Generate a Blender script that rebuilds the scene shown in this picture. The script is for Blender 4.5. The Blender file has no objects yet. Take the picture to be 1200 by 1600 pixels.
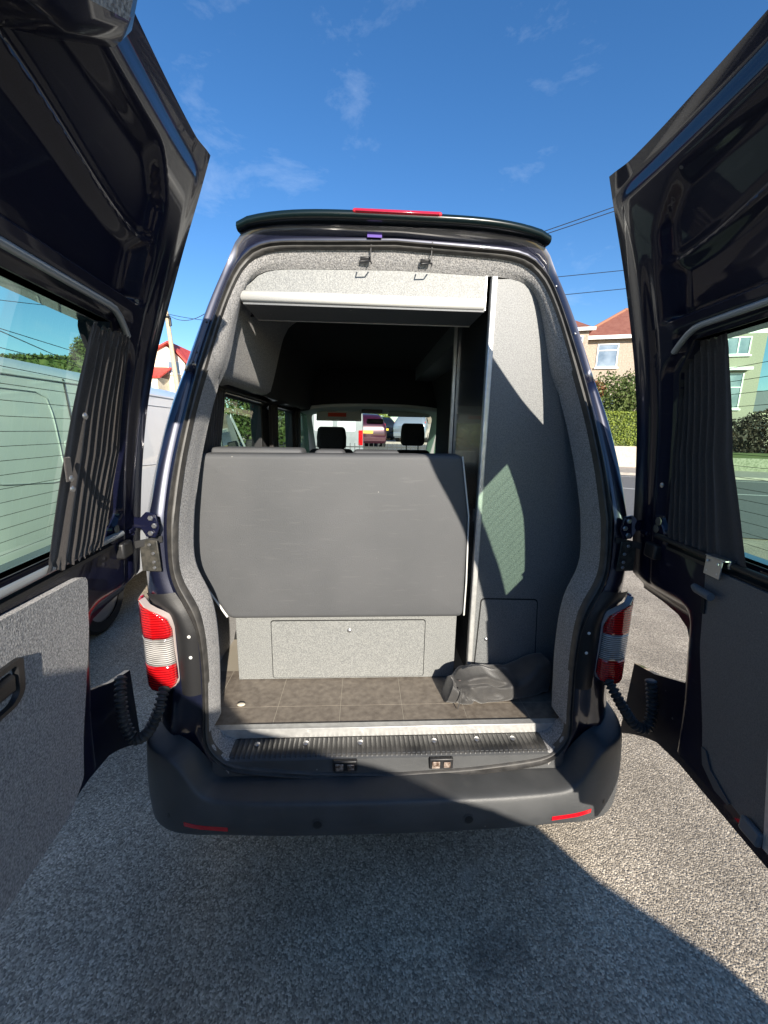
import bpy, bmesh, math, random
from math import sin, cos, tan, pi, radians, sqrt, exp
from mathutils import Vector, Matrix, noise
random.seed(7)
S = bpy.context.scene
COL = S.collection

# ------------------------------------------------------------------ camera
cam_d = bpy.data.cameras.new('camera'); cam = bpy.data.objects.new('camera', cam_d); COL.objects.link(cam)
cam_d.sensor_fit = 'HORIZONTAL'; cam_d.sensor_width = 36.0; cam_d.lens = 36 * 624.62 / 1200
cam_d.clip_start = 0.02; cam_d.clip_end = 1500
yaw, pit, rol = radians(3.0904), radians(11.4363), radians(1.0294)
fw = Vector((sin(yaw)*cos(pit), cos(yaw)*cos(pit), -sin(pit)))
ri = Vector((cos(yaw), -sin(yaw), 0)); up = ri.cross(fw)
r2 = cos(rol)*ri + sin(rol)*up; u2 = -sin(rol)*ri + cos(rol)*up
m = Matrix((r2, u2, -fw)).transposed().to_4x4(); m.translation = Vector((-0.1160, -1.3292, 1.7545))
cam.matrix_world = m
S.camera = cam

# ------------------------------------------------------------------ light
SUN_A, SUN_E = radians(15.6), radians(22.0)
world = bpy.data.worlds.new('World'); S.world = world; world.use_nodes = True
nt = world.node_tree; nt.nodes.clear()
wo = nt.nodes.new('ShaderNodeOutputWorld'); bg = nt.nodes.new('ShaderNodeBackground')
sky = nt.nodes.new('ShaderNodeTexSky'); sky.sky_type = 'NISHITA'; sky.sun_disc = False
sky.sun_elevation = SUN_E; sky.sun_rotation = pi - SUN_A
sky.air_density = 1.0; sky.dust_density = 0.3; sky.ozone_density = 3.0
tc = nt.nodes.new('ShaderNodeTexCoord')
mp = nt.nodes.new('ShaderNodeMapping'); mp.inputs['Scale'].default_value = (2.2, 1.3, 5.0); mp.inputs['Rotation'].default_value = (0, 0.5, 0.6)
n1 = nt.nodes.new('ShaderNodeTexNoise'); n1.inputs['Scale'].default_value = 2.6; n1.inputs['Detail'].default_value = 8; n1.inputs['Roughness'].default_value = 0.62; n1.inputs['Distortion'].default_value = 0.25
cr = nt.nodes.new('ShaderNodeValToRGB'); cr.color_ramp.elements[0].position = 0.565; cr.color_ramp.elements[1].position = 0.82
cr.color_ramp.elements[1].color = (0.22, 0.22, 0.22, 1)
mx = nt.nodes.new('ShaderNodeMix'); mx.data_type = 'RGBA'
hs = nt.nodes.new('ShaderNodeHueSaturation'); hs.inputs['Hue'].default_value = 0.505; hs.inputs['Saturation'].default_value = 1.24; hs.inputs['Value'].default_value = 1.0
nt.links.new(tc.outputs['Generated'], mp.inputs[0]); nt.links.new(mp.outputs[0], n1.inputs[0])
nt.links.new(n1.outputs[0], cr.inputs[0]); nt.links.new(cr.outputs[0], mx.inputs['Factor'])
nt.links.new(sky.outputs[0], hs.inputs['Color']); nt.links.new(hs.outputs[0], mx.inputs[6])
mx.inputs[7].default_value = (5.2, 6.0, 7.0, 1)
nt.links.new(mx.outputs[2], bg.inputs[0]); bg.inputs[1].default_value = 0.095
nt.links.new(bg.outputs[0], wo.inputs[0])
sl = bpy.data.lights.new('sun', 'SUN'); sl.energy = 5.0; sl.angle = radians(0.55); sl.color = (1, 0.92, 0.80)
so = bpy.data.objects.new('sun', sl); COL.objects.link(so)
so.rotation_euler = Vector((sin(SUN_A)*cos(SUN_E), -cos(SUN_A)*cos(SUN_E), sin(SUN_E))).to_track_quat('Z', 'Y').to_euler()
S.view_settings.view_transform = 'Standard'; S.view_settings.look = 'None'
S.view_settings.exposure = 1.05; S.view_settings.gamma = 1.0

# ------------------------------------------------------------------ helpers
def lerp(a, b, t): return a + (b-a)*t
def ss(a, b, x):
    t = max(0., min(1., (x-a)/(b-a))); return t*t*(3-2*t)
def interp(x, xs, ys):
    if x <= xs[0]: return ys[0]
    for i in range(1, len(xs)):
        if x <= xs[i]: return lerp(ys[i-1], ys[i], (x-xs[i-1])/(xs[i]-xs[i-1]))
    return ys[-1]

MATS = {}
def mat(name, col, rough=0.5, metal=0.0, coat=0.0, spec=0.5, noise_s=None, noise_a=0.0, col2=None, bump=0.0, bump_s=None,
        trans=None, fac_pos=(0.35, 0.65), detail=3, rough_var=0.0, vor=False, sheen=0.0, specks=0):
    if name in MATS: return MATS[name]
    m = bpy.data.materials.new(name); m.use_nodes = True; n = m.node_tree; b = n.nodes['Principled BSDF']
    b.inputs['Base Color'].default_value = (*col, 1); b.inputs['Roughness'].default_value = rough
    b.inputs['Metallic'].default_value = metal; b.inputs['Coat Weight'].default_value = coat
    b.inputs['Coat Roughness'].default_value = 0.03
    b.inputs['Specular IOR Level'].default_value = spec
    if sheen: b.inputs['Sheen Weight'].default_value = sheen
    t = n.nodes.new('ShaderNodeTexCoord')
    if col2 is not None:
        if vor:
            x = n.nodes.new('ShaderNodeTexVoronoi'); x.inputs['Scale'].default_value = noise_s; o = x.outputs['Color']
            sp = n.nodes.new('ShaderNodeSeparateColor'); n.links.new(o, sp.inputs[0]); o = sp.outputs[0]
        else:
            x = n.nodes.new('ShaderNodeTexNoise'); x.inputs['Scale'].default_value = noise_s; x.inputs['Detail'].default_value = detail; o = x.outputs[0]
        n.links.new(t.outputs['Object'], x.inputs['Vector'])
        r = n.nodes.new('ShaderNodeValToRGB'); r.color_ramp.elements[0].position = fac_pos[0]; r.color_ramp.elements[1].position = fac_pos[1]
        r.color_ramp.elements[0].color = (*col, 1); r.color_ramp.elements[1].color = (*col2, 1)
        n.links.new(o, r.inputs[0]); n.links.new(r.outputs[0], b.inputs['Base Color'])
    if specks:
        x = n.nodes.new('ShaderNodeTexVoronoi'); x.inputs['Scale'].default_value = specks; n.links.new(t.outputs['Object'], x.inputs['Vector'])
        lt = n.nodes.new('ShaderNodeMath'); lt.operation = 'LESS_THAN'; lt.inputs[1].default_value = .065; n.links.new(x.outputs['Distance'], lt.inputs[0])
        sp = n.nodes.new('ShaderNodeSeparateColor'); n.links.new(x.outputs['Color'], sp.inputs[0])
        g2 = n.nodes.new('ShaderNodeMath'); g2.operation = 'GREATER_THAN'; g2.inputs[1].default_value = .90; n.links.new(sp.outputs[0], g2.inputs[0])
        mu = n.nodes.new('ShaderNodeMath'); mu.operation = 'MULTIPLY'; n.links.new(lt.outputs[0], mu.inputs[0]); n.links.new(g2.outputs[0], mu.inputs[1])
        # long faint scuffs
        mp = n.nodes.new('ShaderNodeMapping'); mp.inputs['Scale'].default_value = (3, 3, 26); mp.inputs['Rotation'].default_value = (.3, .5, .2); n.links.new(t.outputs['Object'], mp.inputs[0])
        sc = n.nodes.new('ShaderNodeTexNoise'); sc.inputs['Scale'].default_value = 3.5; sc.inputs['Detail'].default_value = 8; n.links.new(mp.outputs[0], sc.inputs['Vector'])
        mr = n.nodes.new('ShaderNodeMapRange'); mr.inputs[1].default_value = .60; mr.inputs[2].default_value = .80; mr.inputs[3].default_value = 0; mr.inputs[4].default_value = .12; n.links.new(sc.outputs[0], mr.inputs[0])
        mxm = n.nodes.new('ShaderNodeMath'); mxm.operation = 'MAXIMUM'; n.links.new(mu.outputs[0], mxm.inputs[0]); n.links.new(mr.outputs[0], mxm.inputs[1])
        m7 = n.nodes.new('ShaderNodeMath'); m7.operation = 'MULTIPLY'; m7.inputs[1].default_value = .6; n.links.new(mxm.outputs[0], m7.inputs[0])
        mm = n.nodes.new('ShaderNodeMix'); mm.data_type = 'RGBA'; n.links.new(m7.outputs[0], mm.inputs['Factor'])
        if b.inputs['Base Color'].links: n.links.new(b.inputs['Base Color'].links[0].from_socket, mm.inputs[6])
        else: mm.inputs[6].default_value = (*col, 1)
        k_ = min(1, max(col)*3+.12); mm.inputs[7].default_value = (k_, k_*.96, k_*.88, 1); n.links.new(mm.outputs[2], b.inputs['Base Color'])
    if bump:
        x = n.nodes.new('ShaderNodeTexNoise'); x.inputs['Scale'].default_value = bump_s; x.inputs['Detail'].default_value = 4
        n.links.new(t.outputs['Object'], x.inputs['Vector'])
        bp = n.nodes.new('ShaderNodeBump'); bp.inputs['Strength'].default_value = bump; bp.inputs['Distance'].default_value = 0.004
        n.links.new(x.outputs[0], bp.inputs['Height']); n.links.new(bp.outputs[0], b.inputs['Normal'])
    if rough_var:
        x = n.nodes.new('ShaderNodeTexNoise'); x.inputs['Scale'].default_value = 6; x.inputs['Detail'].default_value = 6
        n.links.new(t.outputs['Object'], x.inputs['Vector'])
        mr = n.nodes.new('ShaderNodeMapRange'); mr.inputs[3].default_value = max(0, rough-rough_var); mr.inputs[4].default_value = rough+rough_var
        n.links.new(x.outputs[0], mr.inputs[0]); n.links.new(mr.outputs[0], b.inputs['Roughness'])
    MATS[name] = m
    return m

def glass_mat(name, tint, refl=0.1):
    if name in MATS: return MATS[name]
    m = bpy.data.materials.new(name); m.use_nodes = True; n = m.node_tree; n.nodes.clear()
    o = n.nodes.new('ShaderNodeOutputMaterial'); mixn = n.nodes.new('ShaderNodeMixShader')
    tr = n.nodes.new('ShaderNodeBsdfTransparent'); tr.inputs[0].default_value = (*tint, 1)
    gl = n.nodes.new('ShaderNodeBsdfGlossy'); gl.inputs['Roughness'].default_value = 0.01
    lw = n.nodes.new('ShaderNodeLayerWeight'); lw.inputs[0].default_value = 0.18
    mr = n.nodes.new('ShaderNodeMapRange'); mr.inputs[3].default_value = refl*0.4; mr.inputs[4].default_value = refl*5
    n.links.new(lw.outputs['Fresnel'], mr.inputs[0]); n.links.new(mr.outputs[0], mixn.inputs[0])
    n.links.new(tr.outputs[0], mixn.inputs[1]); n.links.new(gl.outputs[0], mixn.inputs[2]); n.links.new(mixn.outputs[0], o.inputs[0])
    MATS[name] = m
    return m

M_PAINT = mat('navy_metallic_paint', (0.006, 0.008, 0.022), 0.34, metal=0.35, coat=1.0, noise_s=900, col2=(0.017, 0.020, 0.050), fac_pos=(0.45, 0.8))
M_INPAINT = mat('navy_inner_paint', (0.004, 0.005, 0.016), 0.35, metal=0.0, coat=0.55, spec=0.12, specks=14, noise_s=700, col2=(0.010, 0.011, 0.032), fac_pos=(0.4, 0.8))
M_BUMP = mat('dark_textured_plastic', (0.044, 0.046, 0.048), 0.46, specks=18, noise_s=7, col2=(0.062, 0.064, 0.066), bump=0.25, bump_s=500, rough_var=0.08)
M_BLK = mat('black_plastic', (0.013, 0.013, 0.014), 0.45, bump=0.1, bump_s=300)
M_RUB = mat('rubber_seal', (0.030, 0.029, 0.028), 0.55, noise_s=25, col2=(0.055, 0.052, 0.048), bump=0.15, bump_s=80)
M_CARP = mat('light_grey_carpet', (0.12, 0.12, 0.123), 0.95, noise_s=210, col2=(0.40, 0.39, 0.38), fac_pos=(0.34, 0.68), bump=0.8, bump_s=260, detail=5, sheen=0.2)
M_CARPD = mat('dark_carpet_and_shade', (0.010, 0.010, 0.011), 0.97, noise_s=260, col2=(0.025, 0.025, 0.028), bump=0.6, bump_s=320)  # dark trim tone, also used to darken the deep walls for interior shade
M_BOARD = mat('speckled_grey_board', (0.13, 0.135, 0.135), 0.5, noise_s=260, col2=(0.24, 0.245, 0.235), fac_pos=(0.36, 0.64), bump=0.3, bump_s=230)
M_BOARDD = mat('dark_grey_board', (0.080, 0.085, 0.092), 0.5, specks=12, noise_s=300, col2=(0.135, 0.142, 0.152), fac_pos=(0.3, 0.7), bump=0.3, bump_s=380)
M_TRIM = mat('pale_aluminium_trim', (0.50, 0.50, 0.485), 0.38, metal=0.55, noise_s=40, col2=(0.60, 0.60, 0.58))
M_STEEL = mat('zinc_steel', (0.45, 0.45, 0.46), 0.35, metal=0.9, rough_var=0.1)
M_CUSH = mat('charcoal_vinyl_fabric', (0.062, 0.065, 0.069), 0.62, specks=20, noise_s=3, col2=(0.077, 0.079, 0.083), bump=0.35, bump_s=450, rough_var=0.08, detail=6)
M_PIPE = mat('white_piping', (0.6, 0.6, 0.58), 0.5)
M_CURT = mat('black_curtain_fabric', (0.026, 0.022, 0.021), 0.8, bump=0.3, bump_s=500, noise_s=300, col2=(0.042, 0.036, 0.034), sheen=0.2)
M_RED = mat('red_lens', (0.62, 0.006, 0.008), 0.12, coat=1, spec=0.8, noise_s=60, col2=(0.45, 0.004, 0.006))
M_CLEAR = mat('clear_ribbed_lens', (0.30, 0.29, 0.28), 0.15, coat=1, noise_s=90, col2=(0.68, 0.66, 0.63), metal=0.3)
M_TILE = mat('brown_slate_vinyl', (0.12, 0.10, 0.082), 0.5, noise_s=38, col2=(0.22, 0.19, 0.155), fac_pos=(0.30, 0.75), detail=9, bump=0.25, bump_s=60, rough_var=0.15)
M_JOINT = mat('pale_tile_joint', (0.30, 0.27, 0.22), 0.7)
M_GLASSD = glass_mat('green_tinted_glass', (0.60, 0.86, 0.68), 0.06)
M_GLASSS = glass_mat('side_privacy_glass', (0.45, 0.62, 0.53), 0.03)
M_GLASSW = glass_mat('windscreen_glass', (0.80, 0.90, 0.86), 0.08)
M_WHITE = mat('white_van_paint', (0.70, 0.71, 0.72), 0.3, coat=0.8, noise_s=2, col2=(0.76, 0.77, 0.77))
M_DGLASS = mat('dark_car_glass', (0.012, 0.018, 0.018), 0.05, coat=1, spec=0.8)
M_TYRE = mat('tyre_rubber', (0.012, 0.012, 0.012), 0.8, bump=0.3, bump_s=60)
M_RIM = mat('alloy_rim', (0.35, 0.35, 0.36), 0.35, metal=0.8)

class MB:
    def __init__(s): s.v = []; s.f = []
    def add(s, vs, fs):
        o = len(s.v); s.v += [tuple(v) for v in vs]; s.f += [tuple(i+o for i in f) for f in fs]; return s
    def box(s, x0, x1, y0, y1, z0, z1):
        v = [(x, y, z) for z in (z0, z1) for y in (y0, y1) for x in (x0, x1)]
        return s.add(v, [(0,2,3,1),(4,5,7,6),(0,1,5,4),(2,6,7,3),(0,4,6,2),(1,3,7,5)])
    def obox(s, c, ax, ay, az):
        c, ax, ay, az = map(Vector, (c, ax, ay, az))
        v = [c + i*ax + j*ay + k*az for k in (-1,1) for j in (-1,1) for i in (-1,1)]
        return s.add(v, [(0,2,3,1),(4,5,7,6),(0,1,5,4),(2,6,7,3),(0,4,6,2),(1,3,7,5)])
    def rows(s, R, close=False, cap=False):
        n = len(R[0]); o = len(s.v); s.v += [tuple(p) for r in R for p in r]
        for i in range(len(R)-1):
            for j in range(n if close else n-1):
                k = (j+1) % n
                s.f.append((o+i*n+j, o+i*n+k, o+(i+1)*n+k, o+(i+1)*n+j))
        if cap:
            s.f.append(tuple(o+j for j in reversed(range(n)))); s.f.append(tuple(o+(len(R)-1)*n+j for j in range(n)))
        return s
    def tube(s, pts, r, n=8, cap=True):
        pts = [Vector(p) for p in pts]; R = []; prev = None
        for i, p in enumerate(pts):
            t = (pts[min(i+1, len(pts)-1)] - pts[max(i-1, 0)]).normalized()
            if prev is None:
                a = Vector((0,0,1)) if abs(t.z) < 0.9 else Vector((1,0,0)); nn = t.cross(a).normalized()
            else: nn = (prev - t*prev.dot(t)).normalized()
            prev = nn; bb = t.cross(nn); rr = r[i] if isinstance(r, (list, tuple)) else r
            R.append([p + rr*(cos(2*pi*k/n)*nn + sin(2*pi*k/n)*bb) for k in range(n)])
        return s.rows(R, close=True, cap=cap)
    def prism(s, poly, d):   # poly 3d points, d extrude vector
        n = len(poly); d = Vector(d); o = len(s.v)
        s.v += [tuple(p) for p in poly] + [tuple(Vector(p)+d) for p in poly]
        s.f.append(tuple(o+i for i in reversed(range(n)))); s.f.append(tuple(o+n+i for i in range(n)))
        for i in range(n):
            k = (i+1) % n; s.f.append((o+i, o+k, o+n+k, o+n+i))
        return s
    def disc(s, c, nrm, r, h, n=14, dome=0.0):
        c = Vector(c); nrm = Vector(nrm).normalized(); a = Vector((0,0,1)) if abs(nrm.z) < 0.9 else Vector((1,0,0))
        x = nrm.cross(a).normalized(); y = nrm.cross(x)
        R = []
        for rr, hh in ((r, 0), (r, h*0.7), (r*0.8, h), (r*0.4, h+dome), (r*0.05, h+dome*1.1)):
            R.append([c + nrm*hh + rr*(cos(2*pi*k/n)*x + sin(2*pi*k/n)*y) for k in range(n)])
        return s.rows(R, close=True, cap=True)
    def build(s, name, material, parent=None, smooth=40, bevel=0, solid=0, seg=2, **props):
        me = bpy.data.meshes.new(name); me.from_pydata(s.v, [], s.f); me.update()
        bm = bmesh.new(); bm.from_mesh(me); bmesh.ops.remove_doubles(bm, verts=bm.verts, dist=1e-5)
        bmesh.ops.recalc_face_normals(bm, faces=bm.faces); bm.to_mesh(me); bm.free()
        if smooth:
            me.shade_smooth(); me.set_sharp_from_angle(angle=radians(smooth))
        me.materials.append(material)
        ob = bpy.data.objects.new(name, me); COL.objects.link(ob)
        if parent: ob.parent = parent
        if solid:
            md = ob.modifiers.new('solid', 'SOLIDIFY'); md.thickness = abs(solid); md.offset = -1 if solid > 0 else 1
        if bevel:
            md = ob.modifiers.new('bevel', 'BEVEL'); md.width = bevel; md.segments = seg; md.limit_method = 'ANGLE'; md.angle_limit = radians(40)
        for k, v in props.items(): ob[k] = v
        return ob

def tag(o, label=None, cat=None, group=None, kind=None):
    if label: o['label'] = label
    if cat: o['category'] = cat
    if group: o['group'] = group
    if kind: o['kind'] = kind
    return o
def empty(name, loc=(0,0,0), rz=0.0):
    e = bpy.data.objects.new(name, None); COL.objects.link(e); e.location = loc; e.rotation_euler = (0, 0, rz); return e
def copy_tree(o, parent=None):
    c = o.copy(); COL.objects.link(c); c.parent = parent
    for ch in list(o.children): copy_tree(ch, c)
    return c
def pt(y, z, x=0): return (x, y, z)

def hgt(x, y):
    return 1.1*ss(6.5, 18, y)*ss(9.0, 4.0, x) + 0.0

# ================================================================== SETTING
# ground sheet following the rise ahead of the van
def grid_sheet(name, xs, ys, dz, material, **props):
    mb = MB(); mb.rows([[(x, y, hgt(x, y)+dz) for x in xs] for y in ys])
    return mb.build(name, material, smooth=60, **props)
def frange(a, b, n): return [a+(b-a)*i/n for i in range(n+1)]

def tarmac():
    m = bpy.data.materials.new('granular_tarmac'); m.use_nodes = True; n = m.node_tree; b = n.nodes['Principled BSDF']
    t = n.nodes.new('ShaderNodeTexCoord')
    v = n.nodes.new('ShaderNodeTexVoronoi'); v.inputs['Scale'].default_value = 165; n.links.new(t.outputs['Object'], v.inputs['Vector'])
    sp = n.nodes.new('ShaderNodeSeparateColor'); n.links.new(v.outputs['Color'], sp.inputs[0])
    r = n.nodes.new('ShaderNodeValToRGB'); e = r.color_ramp.elements
    e[0].position = 0.0; e[0].color = (0.155, 0.132, 0.105, 1); e[1].position = 1.0; e[1].color = (0.66, 0.57, 0.44, 1)
    x = e.new(0.45); x.color = (0.33, 0.28, 0.21, 1); x = e.new(0.8); x.color = (0.47, 0.405, 0.315, 1)
    n.links.new(sp.outputs[0], r.inputs[0])
    big = n.nodes.new('ShaderNodeTexNoise'); big.inputs['Scale'].default_value = 1.7; big.inputs['Detail'].default_value = 7; n.links.new(t.outputs['Object'], big.inputs['Vector'])
    rb = n.nodes.new('ShaderNodeMapRange'); rb.inputs[1].default_value = 0.3; rb.inputs[2].default_value = 0.7; rb.inputs[3].default_value = 0.68; rb.inputs[4].default_value = 1.18
    n.links.new(big.outputs[0], rb.inputs[0])
    mu = n.nodes.new('ShaderNodeMix'); mu.data_type = 'RGBA'; mu.blend_type = 'MULTIPLY'; mu.inputs['Factor'].default_value = 1
    n.links.new(r.outputs[0], mu.inputs[6]); n.links.new(rb.outputs[0], mu.inputs[7])
    # pale dusty stains
    st = n.nodes.new('ShaderNodeTexNoise'); st.inputs['Scale'].default_value = 4.5; st.inputs['Detail'].default_value = 5; n.links.new(t.outputs['Object'], st.inputs['Vector'])
    rs = n.nodes.new('ShaderNodeMapRange'); rs.inputs[1].default_value = 0.62; rs.inputs[2].default_value = 0.78; rs.inputs[3].default_value = 0; rs.inputs[4].default_value = 0.5
    n.links.new(st.outputs[0], rs.inputs[0])
    m3 = n.nodes.new('ShaderNodeMix'); m3.data_type = 'RGBA'; n.links.new(rs.outputs[0], m3.inputs['Factor']); n.links.new(mu.outputs[2], m3.inputs[6]); m3.inputs[7].default_value = (0.52, 0.47, 0.40, 1)
    # dark oily drips
    oi_ = n.nodes.new('ShaderNodeTexNoise'); oi_.inputs['Scale'].default_value = 2.3; oi_.inputs['Detail'].default_value = 3
    mo = n.nodes.new('ShaderNodeMapping'); mo.inputs['Location'].default_value = (3.3, 1.7, 0); n.links.new(t.outputs['Object'], mo.inputs[0]); n.links.new(mo.outputs[0], oi_.inputs['Vector'])
    ro = n.nodes.new('ShaderNodeMapRange'); ro.inputs[1].default_value = 0.66; ro.inputs[2].default_value = 0.74; ro.inputs[3].default_value = 0; ro.inputs[4].default_value = 0.45; n.links.new(oi_.outputs[0], ro.inputs[0])
    m4 = n.nodes.new('ShaderNodeMix'); m4.data_type = 'RGBA'; n.links.new(ro.outputs[0], m4.inputs['Factor']); n.links.new(m3.outputs[2], m4.inputs[6]); m4.inputs[7].default_value = (0.07, 0.06, 0.05, 1)
    n.links.new(m4.outputs[2], b.inputs['Base Color']); b.inputs['Roughness'].default_value = 0.8
    bp = n.nodes.new('ShaderNodeBump'); bp.inputs['Strength'].default_value = 0.55; bp.inputs['Distance'].default_value = 0.005; bp.invert = True
    n.links.new(v.outputs['Distance'], bp.inputs['Height']); n.links.new(bp.outputs[0], b.inputs['Normal'])
    return m
M_TARMAC = tarmac()
M_EARTH = mat('grassy_earth', (0.05, 0.07, 0.025), 0.9, noise_s=0.5, col2=(0.09, 0.10, 0.04), detail=8)
M_ROAD = mat('road_asphalt', (0.11, 0.11, 0.11), 0.85, noise_s=30, col2=(0.15, 0.15, 0.148), bump=0.2, bump_s=60)
M_PAVE = mat('pavement_concrete', (0.30, 0.27, 0.235), 0.85, noise_s=6, col2=(0.38, 0.345, 0.30), detail=7)
M_LINE = mat('road_paint', (0.7, 0.7, 0.66), 0.7)

xs = [-600, -200, -80, -40, -25] + frange(-20, 30, 50) + [40, 80, 200, 600]
ys = [-300, -60, -20] + frange(-10, 40, 60) + [60, 100, 250, 900]
grid_sheet('ground', xs, ys, -0.03, M_EARTH, kind='structure')
grid_sheet('driveway', frange(-9, 12, 60), frange(-12, 8.5, 50), 0.0, M_TARMAC, kind='structure')

SD = Vector((0.949, -0.316, 0)); SN = Vector((0.316, 0.949, 0))     # street direction and normal
def st(s, c, z=0.0):
    p = SD*s + SN*c; return Vector((p.x, p.y, z + hgt(p.x, p.y)))
def strip(name, s0, s1, c0, c1, dz, material, ns=120, nc=10, **props):
    mb = MB(); mb.rows([[st(s, c, dz) for s in frange(s0, s1, ns)] for c in frange(c0, c1, nc)])
    return mb.build(name, material, smooth=60, **props)
strip('road', -60, 60, 7.0, 18.8, 0.02, M_ROAD, kind='structure')
strip('road_marking', -60, 60, 13.4, 13.52, 0.028, M_LINE, nc=1, kind='structure')
strip('road_marking', -60, 60, 17.9, 18.0, 0.028, M_LINE, nc=1, kind='structure')
def raised(name, s0, s1, c0, c1, z0, z1, material, ns=60, **props):
    mb = MB(); R = []
    for c, z in ((c0, z0), (c0, z1), (c1, z1), (c1, z0)):
        R.append([st(s, c, z) for s in frange(s0, s1, ns)])
    mb.rows(R); return mb.build(name, material, smooth=30, **props)
raised('kerb', -60, 60, 18.8, 18.95, -0.02, 0.13, M_PAVE, kind='structure')
raised('pavement', -60, 60, 18.95, 22.6, -0.02, 0.125, M_PAVE, kind='structure')

# far hillside
def hill(name, pts, y0, depth, material):
    mb = MB(); R = []
    for t in frange(0, 1, 14):
        R.append([(x*(1+0.3*t), y0+depth*t, -2 + (h+2)*sin(t*pi/2)*(1+0.1*noise.noise((x*0.02, t*3, 1)))) for x, h in pts])
    mb.rows(R); return mb.build(name, material, smooth=80, kind='structure')
M_HILL = mat('hill_grass', (0.06, 0.10, 0.03), 0.95, noise_s=0.06, col2=(0.12, 0.15, 0.05), detail=9)
hill('hillside', [(-300, 6), (-150, 9), (-60, 7), (0, 5), (60, 8), (140, 20), (220, 26), (330, 20)], 90, 120, M_HILL)

# ================================================================== VAN GEOMETRY TABLES
YZ = [.30, .44, .5, .7, 1.15, 1.45, 1.96, 2.37, 2.50]
YY = [-.07, -.07, -.05, 0, 0, .03, .20, .322, .318]
def Yr(z): return interp(z, YZ, YY)
def resample(pts, n):
    d = [0]
    for a, b in zip(pts, pts[1:]): d.append(d[-1]+math.dist(a, b))
    return [tuple(interp(d[-1]*i/n, d, [p[k] for p in pts]) for k in range(len(pts[0]))) for i in range(n+1)]
def chain(segs, ns):
    out = []
    for sgm, n in zip(segs, ns):
        r = resample(sgm, n); out += r if not out else r[1:]
    # light smoothing
    for _ in range(3):
        o = [out[0]] + [tuple(0.25*a[k]+0.5*b[k]+0.25*c[k] for k in range(len(b))) for a, b, c in zip(out, out[1:], out[2:])] + [out[-1]]
        out = o
    return out
NS = [14, 30, 10, 12, 10, 12]
SO = chain([[(0,2.445),(.28,2.433),(.46,2.428),(.535,2.408)], [(.535,2.408),(.575,2.375),(.592,2.345),(.625,2.25),(.668,2.11),(.712,1.95),(.738,1.80),(.762,1.66),(.775,1.53),(.778,1.40),(.776,1.27)],
            [(.776,1.27),(.757,1.205),(.715,1.12),(.69,1.04)], [(.69,1.04),(.687,.90),(.693,.78),(.70,.68),(.70,.64)], [(.70,.64),(.685,.60),(.645,.55),(.59,.513)], [(.59,.513),(.32,.487),(0,.481)]], NS)
SI = chain([[(0,2.417),(.29,2.407),(.455,2.399),(.518,2.380)], [(.518,2.380),(.552,2.352),(.570,2.318),(.618,2.195),(.675,1.97),(.713,1.80),(.738,1.62),(.747,1.46),(.754,1.35),(.755,1.27)],
            [(.755,1.27),(.735,1.215),(.69,1.14),(.675,1.04)], [(.675,1.04),(.672,.90),(.677,.78),(.683,.70),(.68,.64)], [(.68,.64),(.665,.60),(.635,.57),(.585,.542)], [(.585,.542),(.313,.512),(0,.50)]], NS)
RO = chain([[(0,2.508),(.30,2.502),(.50,2.488),(.575,2.462)], [(.575,2.462),(.628,2.34),(.68,2.20),(.745,1.96),(.79,1.81),(.822,1.63),(.835,1.45),(.838,1.27)],
            [(.838,1.27),(.822,1.20),(.80,1.12),(.79,1.04)], [(.79,1.04),(.79,.85),(.80,.70),(.81,.64)], [(.81,.64),(.80,.58),(.77,.50),(.72,.44)], [(.72,.44),(.4,.40),(0,.40)]], NS)
OC = chain([[(0,2.515),(.34,2.508),(.54,2.488),(.62,2.44)], [(.62,2.44),(.70,2.28),(.77,2.12),(.825,1.96),(.87,1.80),(.905,1.60),(.93,1.43),(.945,1.27)],
            [(.945,1.27),(.95,1.20),(.952,1.12),(.953,1.04)], [(.953,1.04),(.953,.85),(.95,.70),(.945,.64)], [(.945,.64),(.94,.56),(.92,.46),(.88,.38)], [(.88,.38),(.5,.36),(0,.36)]], NS)
CI = chain([[(0,2.362),(.428,2.352),(.50,2.345),(.531,2.334)], [(.531,2.334),(.568,2.296),(.607,2.171),(.64,2.03),(.66,1.96),(.693,1.925),(.742,1.831),(.785,1.70),(.83,1.513),(.85,1.40),(.868,1.27)],
            [(.868,1.27),(.868,1.17),(.838,1.09),(.819,.98)], [(.819,.98),(.817,.83),(.822,.68),(.828,.598)]], NS[:4])
NC = len(CI)
def mirror(ring): return [(-x, z) for x, z in reversed(ring[1:])] + list(ring)    # from bottom-left over the top to bottom-right

van = empty('campervan')
tag(van, 'dark navy high-roof campervan with both rear doors open, seen from behind', 'van')

def ring3(ring, dy, zoff=0, yfun=None):
    f = yfun or Yr
    return [(x, f(z)+dy, z+zoff) for x, z in mirror(ring)]
def mixring(a, b, t): return [(lerp(p[0], q[0], t), lerp(p[1], q[1], t)) for p, q in zip(a, b)]

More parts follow.
